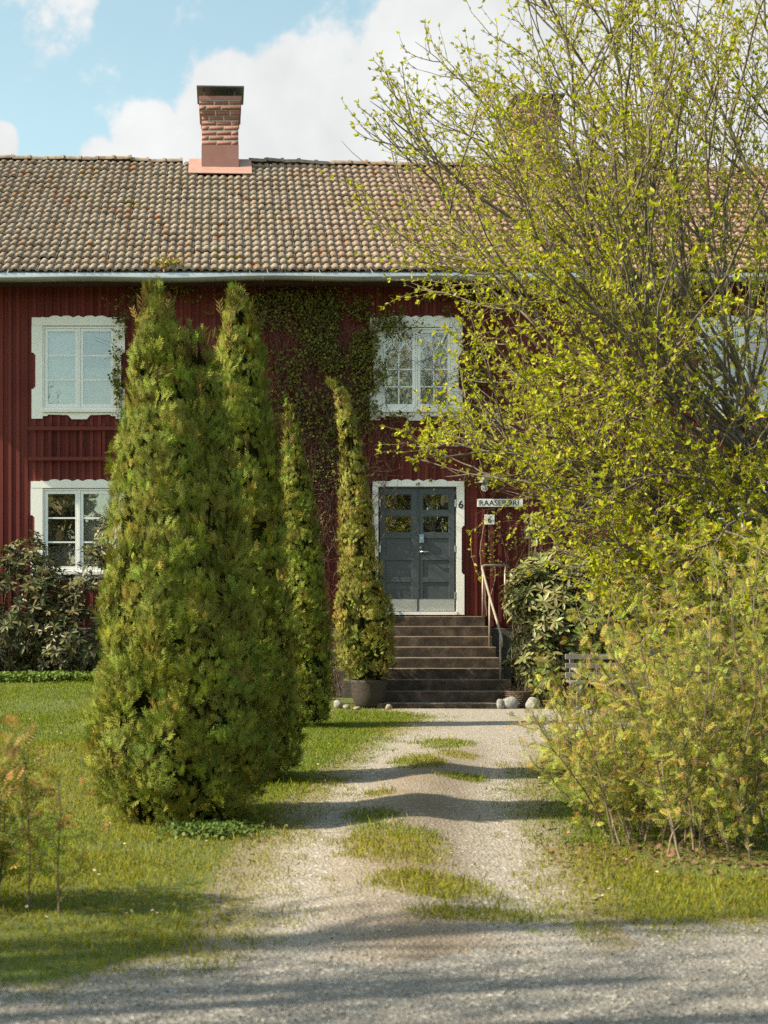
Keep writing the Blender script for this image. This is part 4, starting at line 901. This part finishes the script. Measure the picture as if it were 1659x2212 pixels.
# young plants in the left foreground
fg = [('thin upright sapling with small reddish leaves, left foreground', 62, 1968, .90, 51), ('thin upright sapling right beside the other in the left foreground', 128, 1975, .74, 52)]
for lab, px, py, hh, sd_ in fg:
    g = G(px, py); r_ = np.random.default_rng(sd_)
    feather_shrub('sapling', lab, [(g, (.02, 0, 1), hh)], sd_, .115, 'saplings in the left foreground', 1.7, (.22, .20, .045), .3, .0065, (.42, .12, .06))
g = G(-40, 1960); feather_shrub('young_shrub', 'reddish young shrub cut by the left picture edge', clump(np.random.default_rng(53), g[0], g[1], .12, .15, 14, .6, 1.0, .25), 53, .12, None, 1.1, (.26, .23, .055), .35, .006, (.48, .18, .09))

# ================================================================ RHODODENDRONS
def rhodo(name, label, blobs, seed, n_ros, base_c, leaf=.135):
    """blobs: ellipsoids (cx, cy, cz, rx, ry, rz); whorls of long leaves on their skin, stems from the ground"""
    r_ = np.random.default_rng(seed); c0 = blobs[0]; root = empty(name, (c0[0], c0[1], float(T(c0[0], c0[1]))), label, 'shrub', 'rhododendrons against the house')
    tb = Tubes(); PP = []; DD = []
    vol = np.array([b[3] * b[5] for b in blobs]); vol = vol / vol.sum()
    for k in range(n_ros):
        b = blobs[r_.choice(len(blobs), p=vol)]; u = nz(r_.normal(0, 1, 3)); u[1] = -abs(u[1]) if r_.random() < .7 else u[1]
        p = np.array(b[:3]) + u * np.array(b[3:]) * r_.uniform(.62, 1.04)
        gz = float(T(p[0], p[1]))
        if p[2] < gz + .12 or p[1] > FY - .12: continue
        d = nz(u + np.array([0, 0, .7]) + r_.normal(0, .25, 3)); PP.append(p); DD.append(d)
        if k % 3 == 0:
            g = np.array([b[0] + r_.normal(0, .2), b[1] + r_.normal(0, .1), gz - .05]); m_ = (g + p) / 2 + np.array([0, 0, -.15]) + r_.normal(0, .06, 3)
            tq = np.linspace(0, 1, 8)[:, None]; A = g * (1 - tq) ** 2 + 2 * m_ * tq * (1 - tq) + p * tq ** 2; tb.add(A, np.linspace(.014, .004, 8), 4)
        else: tb.add(np.array([p - d * .22 + r_.normal(0, .03, 3), p - d * .1, p]), [.005, .004, .003], 4)
    PP = np.array(PP); DD = np.array(DD); m_ = len(PP); kk = r_.integers(6, 10, m_); idx = np.repeat(np.arange(m_), kk); n = len(idx)
    a = np.concatenate([np.arange(q) * 2 * math.pi / q for q in kk]) + np.repeat(r_.uniform(0, 6, m_), kk) + r_.normal(0, .2, n)
    D = DD[idx]; u = nz(np.cross(D, np.array([.3, .2, .9]))); w = np.cross(D, u); rad_ = np.cos(a)[:, None] * u + np.sin(a)[:, None] * w
    droop = r_.uniform(-.45, .5, n)[:, None]; t_ = nz(rad_ + D * droop); s = leaf * r_.uniform(.7, 1.15, n)
    tb.obj('stems', MATS['twig'], root)
    leafmesh('leaves', OVAL, PP[idx] + rad_ * .012, t_, nz(D + r_.normal(0, .15, (n, 3))), np.stack([s * .95, s, s], 1), tints(r_, n, base_c, .08, .25, (.10, .085, .03), .12), MATS['rhodo_leaf'], root, True)
    return root
def bl(px, py, d, rpx, rpy, ry): q = P(px, py, d); return (q[0], q[1], q[2], rpx / F * d, ry, rpy / F * d)
rhodo('rhododendron', 'dark rhododendron growing below the left windows', [bl(30, 1330, 22.7, 150, 150, .8), bl(150, 1370, 22.5, 110, 120, .8), bl(60, 1210, 22.9, 60, 60, .5), bl(200, 1300, 22.8, 70, 130, .6), bl(-90, 1300, 22.7, 120, 170, .8), bl(120, 1290, 22.8, 70, 80, .5), bl(225, 1170, 23.0, 22, 60, .3)], 61, 900, (.095, .095, .038))
rhodo('rhododendron', 'sunlit rhododendron spilling beside the handrail of the steps', [bl(1152, 1290, 22.6, 66, 70, .6), bl(1210, 1330, 22.4, 100, 120, .7), bl(1146, 1400, 22.2, 52, 70, .45), bl(1190, 1225, 22.9, 60, 40, .4), bl(1165, 1430, 22.1, 60, 45, .45), bl(1290, 1300, 22.5, 100, 130, .7), bl(1200, 1462, 21.9, 70, 26, .3), bl(1145, 1250, 22.8, 55, 36, .4), bl(1160, 1140, 23.2, 22, 36, .25)], 62, 900, (.16, .17, .06), .155)  # leaf colour lighter than the left shrub's: sunlight put into it

# ================================================================ CLIMBERS ON THE WALL
def vine(name, label, starts, dens, seed, nleaf, top, sway=.3, leafc=(.15, .15, .035), lsize=.050):
    r_ = np.random.default_rng(seed); root = empty(name, (FX(starts[0][0]), FY - .06, FZ(starts[0][1])), label, 'climber', 'climbers on the red wall')
    tb = Tubes(); ST = []
    for px, py, L, rad in starts:
        p = np.array([FX(px), FY - .05, FZ(py)]); d = np.array([r_.normal(0, .25), 0, 1.0]); A = [p]
        for _ in range(int(L / .09)):
            d = d + np.array([r_.normal(0, sway), 0, .12 + r_.normal(0, .08)]); d[1] = 0; d = d / np.linalg.norm(d); q = A[-1] + d * .09; q[1] = FY - .06 - .05 * r_.random(); q[2] = min(q[2], FZ(top)); A.append(q)
        A = np.array(A); tb.add(A, np.linspace(rad, rad * .35, len(A)), 5); ST.append(A)
        for k in range(len(A) // 4):
            q = A[r_.integers(0, len(A))]; B_ = walk(r_, q, (r_.normal(0, 1), -.12, r_.normal(.25, .5)), r_.uniform(.25, .8), 6, .22, (0, 0, .0)); B_[:, 1] = B_[:, 1].clip(FY - .26, FY - .055); tb.add(B_, np.linspace(.004, .0018, 7), 3); ST.append(B_)
    PP = []
    for (px, py, sxp, syp, w) in dens:                    # leafy patches
        k = int(nleaf * w); PP.append(np.stack([FX(px + r_.normal(0, sxp, k)), FY - .07 - .12 * r_.random(k), FZ(py + r_.normal(0, syp, k))], 1))
    PP = np.concatenate(PP); PP = PP[PP[:, 2] < FZ(top)]
    keep = vnoise(PP[:, 0] * 3.3 + seed, PP[:, 2] * 3.3) > .40 * r_.random(len(PP)) + .18
    PP = PP[keep]; kk = r_.integers(2, 6, len(PP)); idx = np.repeat(np.arange(len(PP)), kk); n = len(idx)
    pos = PP[idx] + r_.normal(0, .028, (n, 3)) * np.array([1, .6, 1]); pos[:, 1] = pos[:, 1].clip(FY - .3, FY - .058)
    leafmesh('leaves', ROUND, pos, nz(r_.normal(0, .7, (n, 3)) + np.array([0, -.35, .2])), nz(r_.normal(0, .45, (n, 3)) + np.array([-.1, -.8, .7])), lsize * r_.uniform(.5, 1.1, n), tints(r_, n, leafc, .1, .3, (.13, .15, .03), .15), MATS['vine_leaf'], root)
    tb.obj('stems', MATS['vine_stem'], root); return root
rv = np.random.default_rng(70)
st_ = [(rv.uniform(560, 800), rv.uniform(1000, 1300), rv.uniform(2.5, 5.2), rv.uniform(.003, .008)) for _ in range(85)]
vine('climbing_vine', 'thick leafy climber covering the wall between the conifers and the upper middle window', st_,
     [(700, 650, 90, 30, .05), (620, 700, 80, 50, .10), (740, 730, 50, 50, .13), (600, 640, 70, 25, .06), (770, 780, 30, 60, .09), (680, 800, 60, 60, .09), (660, 920, 50, 70, .07), (780, 900, 18, 60, .02), (700, 1000, 50, 60, .025), (815, 770, 9, 55, .022), (830, 690, 22, 10, .014), (870, 715, 30, 10, .010), (880, 960, 60, 40, .016), (900, 903, 50, 6, .010)], 71, 6400, 611)
vine('climbing_vine', 'leafy climber right of the upper middle window', [(rv.uniform(1010, 1060), rv.uniform(960, 1030), rv.uniform(1.4, 3.0), .005) for _ in range(16)], [(1015, 820, 14, 50, .5), (1060, 640, 70, 20, .6), (1040, 930, 40, 50, .25)], 72, 500, 611)
vine('climbing_vine', 'bare brown climber with a woody trunk right of the door', [(1051, 1330, 3.4, .020), (1054, 1330, 2.6, .012), (1085, 1320, 2.2, .006), (1110, 1320, 2.6, .006), (1135, 1320, 2.6, .005), (1150, 1320, 2.4, .005), (1100, 1250, 2.0, .004)], [(1058, 1200, 12, 25, .2), (1105, 1170, 28, 40, .3), (1020, 1035, 14, 14, .12)], 73, 170, 611, .16)
vine('climbing_vine', 'slender green climber running up the right side of the upper left window', [(262, 905, 1.9, .004), (256, 900, 1.7, .003)], [(252, 770, 4, 30, .35), (256, 840, 5, 30, .3), (262, 700, 8, 12, .2), (300, 640, 30, 16, .4), (380, 630, 40, 12, .3)], 74, 210, 611, .10)

# ================================================================ SMALL THINGS
def rock(label, px0, px1, py0, py1, d, mat, seed):
    r_ = np.random.default_rng(seed); cx = ((px0 + px1) / 2 - VPX) / F * d; w = (px1 - px0) / F * d / 2; h = (py1 - py0) / F * d; nu, nv = 18, 11
    gz = float(T(cx, d)); V = []
    for j in range(nv):
        th = math.pi * j / (nv - 1)
        for i in range(nu):
            a = 2 * math.pi * i / nu; q = np.array([math.sin(th) * math.cos(a), math.sin(th) * math.sin(a), math.cos(th)]); k = 1 + .10 * math.sin(2 * a + seed) * math.sin(th) + .10 * math.sin(3 * q[2] + q[0] * 2.3 + seed * 1.7)
            V.append((cx + q[0] * w * k, d + q[1] * w * .8 * k, gz + h * .42 + q[2] * h * .58 * k))
    Fq = [(j * nu + i, (j + 1) * nu + i, (j + 1) * nu + (i + 1) % nu, j * nu + (i + 1) % nu) for j in range(nv - 1) for i in range(nu)]
    return np_obj('rock', np.array(V), np.array(Fq), MATS[mat], None, None, True, label=label, cat='rock', group='stones by the steps')
rock('small pale stone touching the bigger one beside the steps', 1073, 1090, 1506, 1530, 21.4, 'granite', 1)
rock('big smooth pale stone between the steps and the basket', 1084, 1119, 1502, 1529, 21.45, 'granite', 2)
rock('smooth pale stone right of the basket', 1136, 1165, 1505, 1530, 21.4, 'granite', 3)
rock('whitish stone in the grass left of the pot', 719, 741, 1504, 1522, 21.6, 'granite', 4)
rock('low brown stone between the whitish stone and the pot', 740, 758, 1513, 1524, 21.4, 'granite_brown', 5)
rock('flat brown stone at the foot of the pot', 763, 780, 1519, 1526, 21.3, 'granite_brown', 6)
rock('dark little stone between the pot and the lowest step', 833, 847, 1520, 1531, 21.35, 'granite_brown', 7)
# wicker basket
bd = 21.75; bx0, bx1 = (1092 - VPX) / F * bd, (1151 - VPX) / F * bd; bc = ((bx0 + bx1) / 2, bd); bw = (bx1 - bx0) / 2
bk = empty('wicker_basket', (bc[0], bc[1], 0), 'dark woven basket filled with dry twigs, behind the pale stones', 'basket')
for k in range(9):
    z = .015 + k * .029; rr = bw * (.86 + .14 * k / 8); n = 48
    MB().tube([(bc[0] + (rr + .006 * (1 if (i + k) % 2 else -1)) * math.cos(2 * math.pi * i / n), bc[1] + .75 * (rr + .006 * (1 if (i + k) % 2 else -1)) * math.sin(2 * math.pi * i / n), z) for i in range(n + 1)], .015, 5, False).obj('weave', MATS['wicker'], bk, smooth=True)
for i in range(20):
    a = 2 * math.pi * i / 20; MB().tube([(bc[0] + bw * .86 * math.cos(a), bc[1] + .75 * bw * .86 * math.sin(a), 0), (bc[0] + bw * 1.0 * math.cos(a), bc[1] + .75 * bw * math.sin(a), .27)], .008, 5).obj('stake', MATS['wicker'], bk)
tb = Tubes(); r_ = np.random.default_rng(81)
for _ in range(70): tb.add(walk(r_, (bc[0] + r_.uniform(-bw, bw) * .75, bc[1] + r_.uniform(-.12, .12), .12 + .12 * r_.random()), (r_.normal(0, 1), r_.normal(0, .5), r_.uniform(.1, .7)), r_.uniform(.15, .35), 4, .2, (0, 0, -.08)), np.linspace(.004, .002, 5), 4)
tb.obj('dry_twigs', MATS['vine_stem'], bk, kind='stuff')
# bollard light among the rhododendron leaves
bo = P(1174, 1396, 22.1); bol = empty('bollard_light', (bo[0], 22.1, 0), 'pale grey cylindrical bollard light half hidden in the rhododendron', 'garden light')
zt_ = P(0, 1352, 22.1)[2]
MB().lathe([(.048, 0), (.048, zt_ - .10)], (bo[0], 22.1, 0), 20).obj('post', MATS['bollard_grey'], bol, smooth=True)
MB().lathe([(.040, zt_ - .099), (.040, zt_ - .04)], (bo[0], 22.1, 0), 20).obj('lens', MATS['lamp_glass'], bol, smooth=True)
MB().lathe([(.052, zt_ - .039), (.052, zt_ - .01), (.03, zt_)], (bo[0], 22.1, 0), 20).obj('cap', MATS['bollard_grey'], bol, smooth=True)
# weathered bench seen through the shrubs
bd = 21.2; x0, x1 = (1232 - VPX) / F * bd, (1420 - VPX) / F * bd; be = empty('garden_bench', ((x0 + x1) / 2, bd, 0), 'weathered grey wooden bench behind the feathery shrub', 'bench')
for z in (.80, .66, .52): MB().box(x0, x1, bd + .30, bd + .33, z - .04, z + .04).obj('back_slat', MATS['grey_wood'], be, bevel=.004)
for y in (-.10, .0, .10, .20): MB().box(x0, x1, bd + y, bd + y + .085, .41, .44).obj('seat_slat', MATS['grey_wood'], be, bevel=.004)
for x in (x0 + .08, x1 - .14):
    MB().box(x, x + .06, bd - .09, bd - .03, 0, .409).obj('leg', MATS['grey_wood'], be); MB().box(x, x + .06, bd + .335, bd + .39, 0, .86).obj('leg', MATS['grey_wood'], be); MB().box(x, x + .06, bd - .02, bd + .334, .34, .405).obj('seat_bearer', MATS['grey_wood'], be)
    MB().box(x + .001, x + .059, bd - .12, bd + .334, .60, .635).obj('armrest', MATS['grey_wood'], be); MB().box(x + .005, x + .055, bd - .088, bd - .032, .445, .599).obj('arm_post', MATS['grey_wood'], be)
# yellow flowers in a pot on the landing
fp = P(812, 1262, FY - .28); fl_ = empty('flower_pot', (fp[0], fp[1], ztop), 'pot of yellow flowers on the landing left of the door', 'flower pot')
MB().lathe([(.09, 0), (.12, .05), (.15, .26), (.16, .30), (.14, .30)], (fp[0], fp[1], ztop), 20).obj('pot', MATS['pot_clay'], fl_, smooth=True)
r_ = np.random.default_rng(91); n = 60; c_ = np.array([fp[0], fp[1], ztop + .36]) + r_.normal(0, 1, (n, 3)) * np.array([.09, .07, .05])
leafmesh('leaves', ROUND, c_, nz(r_.normal(0, 1, (n, 3)) + np.array([0, 0, .4])), nz(r_.normal(0, 1, (n, 3))), r_.uniform(.04, .08, n), tints(r_, n, (.06, .09, .02)), MATS['vine_leaf'], fl_)
for k in range(16):
    q = np.array([fp[0], fp[1] - .04, ztop + .42]) + r_.normal(0, 1, 3) * np.array([.08, .05, .07]); a = np.arange(5) * 2 * math.pi / 5; d = nz(np.array([r_.normal(-.3, .4), -.8, r_.normal(.4, .3)])); u = nz(np.cross(d, [0, 0, 1])); w = np.cross(d, u)
    t_ = np.cos(a)[:, None] * u + np.sin(a)[:, None] * w; leafmesh('flower', ROUND, np.repeat(q[None], 5, 0), t_, np.repeat(d[None], 5, 0), np.full(5, .034), tints(r_, 5, (.75, .45, .03), .03, .1), MATS['litter'], fl_)
# small red-stemmed shrub between the last conifers
r_ = np.random.default_rng(95); sp = P(722, 1440, 22.6); sh = empty('small_shrub', (sp[0], sp[1], float(T(sp[0], sp[1]))), 'small red-stemmed shrub in the gap left of the leaning conifer', 'shrub')
tb = Tubes(); LP = []; LD = []
for k in range(26):
    A = walk(r_, (sp[0] + r_.normal(0, .08), sp[1] + r_.normal(0, .08), .1), (r_.normal(0, .35), r_.normal(-.1, .3), 1), r_.uniform(.7, 1.45), 8, .14, (0, 0, .0)); tb.add(A, np.linspace(.007, .002, 9), 4)
    for f_ in np.linspace(.4, 1, 9): q, td = at(A, min(f_, .99)); LP.append(q); LD.append(nz(td + r_.normal(0, .8, 3)))
tb.obj('stems', MATS['vine_stem'], sh); n = len(LP)
leafmesh('leaves', LEAF, np.array(LP), np.array(LD), nz(r_.normal(0, 1, (n, 3))), r_.uniform(.04, .08, n), tints(r_, n, (.10, .11, .03), .1, .3, (.2, .05, .03), .3), MATS['vine_leaf'], sh)
# weed sprouting at the eave
r_ = np.random.default_rng(97); wp = P(364, 580, EY); wd_ = empty('roof_weed', wp, 'tuft of weeds sprouting from the lowest roof tiles', 'weed'); n = 110
p = wp + r_.normal(0, 1, (n, 3)) * np.array([.13, .05, .03]) + np.array([0, .02, .08])
leafmesh('leaves', LEAF, p, nz(r_.normal(0, .7, (n, 3)) + np.array([0, -.2, .8])), nz(r_.normal(0, 1, (n, 3))), r_.uniform(.05, .11, n), tints(r_, n, (.26, .24, .07), .1, .3, (.3, .16, .07), .2), MATS['vine_leaf'], wd_)

# ================================================================ GRASS, PEBBLES, LITTER (uncountable)
def lawn(name, n, ylo, yhi, hmin, hmax, wid, seed, label):
    r_ = np.random.default_rng(seed); y = ylo + (yhi - ylo) * r_.random(n) ** 1.15; x = r_.uniform(-.159 * y - .35, .39 * y + .35)
    l_, r2 = path_l(y) + rag(y, 3), path_r(y) + rag(y, 40); inp = (x > l_) & (x < r2) & (y > 6.35) & (y < 21.4)
    dd = np.minimum(x - l_, r2 - x); re = road_edge(x)
    onroad = y < re
    hz_ = np.exp(-((x - xc(y)) / .27) ** 2); pat = vnoise(x * 2.1 + 3, y * 1.1); fine = vnoise(x * 8, y * 5)
    hp = 1.1 * patches(x, y)
    hp0 = hz_ * np.where(y < 10.6, ss(6.7, 7.3, y) * (.25 + .9 * ss(.35, .6, pat)), ss(.45, .7, pat) * ss(15.5, 13, y) * .45) * ss(.25, .55, fine)
    lawn_p = .55 + .45 * ss(.15, .45, vnoise(x * 1.3, y * 1.3)); jag = .55 * (fine - .5) + .25 * (vnoise(x * 23, y * 15) - .5)
    ed = np.where((y > 6.35) & (y < 21.4), -dd, 9.0)                           # grass thins out raggedly into the gravel
    prob = lawn_p * ss(-.46, .02, ed + jag) * ss(-.42, .02, np.where((x > l_) & (x < r2), 9, y - re) + jag)
    prob = np.where(onroad, prob * ss(-.5, -.1, y - re), prob); prob = np.where(inp, np.maximum(prob, np.minimum(hp * 1.3, 1)), prob)
    prob = np.where((y > 21.4) & (x > SX0 - .1) & (x < 6), 0, prob); prob = np.where((y > 20.9) & (x > 1.6), prob * .5, prob)
    prob = np.where((y < 9.6) & (y > 8.2) & (x > sx_(1360, 9)), prob * .35, prob)
    k = r_.random(n) < prob; x, y, inp = x[k], y[k], inp[k]; n = len(x)
    h = r_.uniform(hmin, hmax, n) * (.75 + .6 * vnoise(x * .9 + 7, y * .9)) * np.where(inp & (hp[k] > .1), 1.25, 1) * (.8 + .2 * ss(6, 10, y))
    t_ = nz(np.stack([r_.normal(0, .35, n), r_.normal(0, .35, n), np.ones(n)], 1)); nn = nz(np.stack([r_.normal(0, 1, n), r_.normal(0, 1, n), np.full(n, .2)], 1))
    pos = np.stack([x, y, T(x, y) - .003], 1)
    yel = ss(.45, .75, vnoise(x * .7 + 31, y * .7 + 5))[:, None]
    base_c = np.array((.130, .172, .012)) * (1 - yel) + np.array((.205, .200, .022)) * yel
    ti = base_c * (1 + r_.normal(0, .22, (n, 1))).clip(.4, 1.7) * (1 + r_.normal(0, .06, (n, 3))); dry = r_.random(n) < .07; ti[dry] = np.array((.30, .245, .11)) * r_.uniform(.7, 1.2, (dry.sum(), 1))
    leafmesh(name, BLADE, pos, t_, nn, np.stack([wid * (.6 + .05 * y) * r_.uniform(.7, 1.2, n), h, h], 1), ti.clip(.01, .6), MATS['grass_blade'], None, kind='stuff', label=label); print(name, n)
lawn('grass', 360000, 5.0, 22.6, .018, .042, .0066, 101, 'short spring grass of the lawn')
lawn('tall_grass', 7000, 5.2, 21.5, .05, .09, .0045, 102, 'scattered longer grass tufts on the lawn')
# ground cover below the left rhododendron
r_ = np.random.default_rng(105); n = 5200; x = r_.uniform(-4.6, sx_(205, 21.6), n); y = 21.35 + r_.random(n) ** .8 * .75; h = r_.uniform(.02, .14, n)
leafmesh('ground_cover', ROUND, np.stack([x, y, T(x, y) + h], 1), nz(r_.normal(0, 1, (n, 3))), nz(r_.normal(0, .4, (n, 3)) + np.array([-.2, -.3, 1])), r_.uniform(.03, .06, n), tints(r_, n, (.10, .15, .025), .06, .2), MATS['vine_leaf'], None, kind='stuff', label='low bright green ground cover below the left rhododendron')
r_ = np.random.default_rng(106); n = 1500; q = np.stack([sx_(r_.normal(455, 45, n), 10), 9.75 + r_.normal(0, .12, n)], 1); h = r_.uniform(.01, .07, n)
leafmesh('ground_ivy', ROUND, np.stack([q[:, 0], q[:, 1], T(q[:, 0], q[:, 1]) + h], 1), nz(r_.normal(0, 1, (n, 3))), nz(r_.normal(0, .4, (n, 3)) + np.array([-.2, -.3, 1])), r_.uniform(.015, .035, n), tints(r_, n, (.085, .13, .03), .06, .25), MATS['vine_leaf'], None, kind='stuff', label='small weeds at the foot of the nearest conifer')
# pebbles on path and road
OCT = (np.array([(1, 0, 0), (-1, 0, 0), (0, 1, 0), (0, -1, 0), (0, 0, 1), (0, 0, -.6)], float), np.array([(0, 2, 4), (2, 1, 4), (1, 3, 4), (3, 0, 4), (2, 0, 5), (1, 2, 5), (3, 1, 5), (0, 3, 5)]))
r_ = np.random.default_rng(107); n = 15000; y = 4.9 + 16.6 * r_.random(n) ** 1.8; x = r_.uniform(-.159 * y - .2, .39 * y + .2)
ok = ((x > path_l(y)) & (x < path_r(y)) & (y > 6.4)) | (y < road_edge(x)); x, y = x[ok], y[ok]; n = len(x); s = .004 + .006 * r_.random(n) ** 2.5
leafmesh('pebbles', OCT, np.stack([x, y, T(x, y) + .010], 1), nz(r_.normal(0, 1, (n, 3)) * np.array([1, 1, .1])), np.tile(np.array([0, 0, 1.0]), (n, 1)), np.stack([s, s * r_.uniform(.7, 1.3, n), s * .6], 1), tints(r_, n, (.34, .31, .265), .03, .35), MATS['litter'], None, kind='stuff', label='loose pebbles on the drive and road')
# dry leaves and petals
r_ = np.random.default_rng(108); n = 1500; y = r_.uniform(6.2, 20, n); x = r_.uniform(-.159 * y, .39 * y); un = r_.random(n) < .78
x = np.where(un, sx_(1500, 9) + r_.normal(0, .75, n), x); y = np.where(un, 9.0 + r_.normal(0, .45, n), y); ok = ~((x > path_l(y) + .1) & (x < path_r(y) - .1)) & (y > road_edge(x)); x, y, un = x[ok], y[ok], un[ok]; n = len(x)
pos = np.stack([x, y, T(x, y) + np.where(un, .012, .035)], 1); ti = np.where(un[:, None], tints(r_, n, (.15, .088, .052), .1, .45), tints(r_, n, (.42, .36, .24), .05, .35)); s = np.where(un, r_.uniform(.018, .042, n), r_.uniform(.010, .024, n))
leafmesh('leaf_litter', ROUND, pos, nz(r_.normal(0, 1, (n, 3)) * np.array([1, 1, .15])), nz(r_.normal(0, .55, (n, 3)) + np.array([0, 0, 1])), s, ti, MATS['litter'], None, kind='stuff', label='dry brown leaves and pale petals on the grass')

# ================================================================ TREES OUTSIDE THE FRAME that shade the road and lawn from the left
def bare_limbs(seed, n, h):
    r_ = np.random.default_rng(seed); out = []
    for k in range(n): f = .35 + .65 * k / n; a = k * 2.4; e_ = R(25 + 45 * f); out.append((f, (math.cos(a) * math.cos(e_), math.sin(a) * math.cos(e_), math.sin(e_)), h * (.42 - .2 * f), .05 - .02 * f, (0, 0, .02)))
    return out
def upright(n, h, seed):
    r_ = np.random.default_rng(seed); out = []
    for k in range(n): f = .22 + .78 * k / n; a = k * 2.4; e_ = R(62 + 18 * f); out.append((f, (math.cos(a) * math.cos(e_), math.sin(a) * math.cos(e_), math.sin(e_)), h * (.42 - .25 * f), .028 - .012 * f, (0, 0, .05)))
    return out
protos = [big_tree('roadside_poplar', 'slender bare poplar in the row left of the road', (-7.0, 4.0, 0), 7.0, upright(14, 7.0, q), 210 + q, False, 4, 2, 1, group='bare poplars outside the left edge', trunk_r=.058, tw=2.0) for q in range(2)]
def copy_tree(o, loc, rz, s):
    c = o.copy(); col.objects.link(c); c.location = loc; c.rotation_euler = (0, 0, rz); c.scale = (s, s, s)
    for ch in o.children: k = ch.copy(); col.objects.link(k); k.parent = c
    return c
r_ = np.random.default_rng(220); protos[0].location = (-6.4, 3.6, 0); protos[1].location = (-7.2, 4.15, 0)
for k in range(18): copy_tree(protos[k % 2], (-6.0 - 3.6 * r_.random(), 2.0 + .185 * k + r_.normal(0, .10), 0), r_.uniform(0, 6.28), r_.uniform(.8, 1.3))
# the wood on the far side of the road, behind the camera: it stands in the lower window panes as a dark reflection
r_ = np.random.default_rng(301); n = 9000; cx = r_.uniform(-70, 70, 60); k = r_.integers(0, 60, n); hh = (8 + 4 * r_.random(60))[k]; f_ = r_.random(n) ** .7
pos = np.stack([cx[k] + r_.normal(0, 2.2, n) * (1.1 - f_ * .8), -34 - 6 * hsh(k, 3.0) + r_.normal(0, 1.5, n), .4 + hh * f_], 1)
leafmesh('far_wood', ROUND, pos, nz(r_.normal(0, 1, (n, 3))), nz(r_.normal(0, 1, (n, 3)) + np.array([0, .6, .3])), r_.uniform(.6, 1.5, n), tints(r_, n, (.21, .20, .105), .1, .3), MATS['litter'], None, kind='stuff', label='belt of trees across the road behind the viewer')
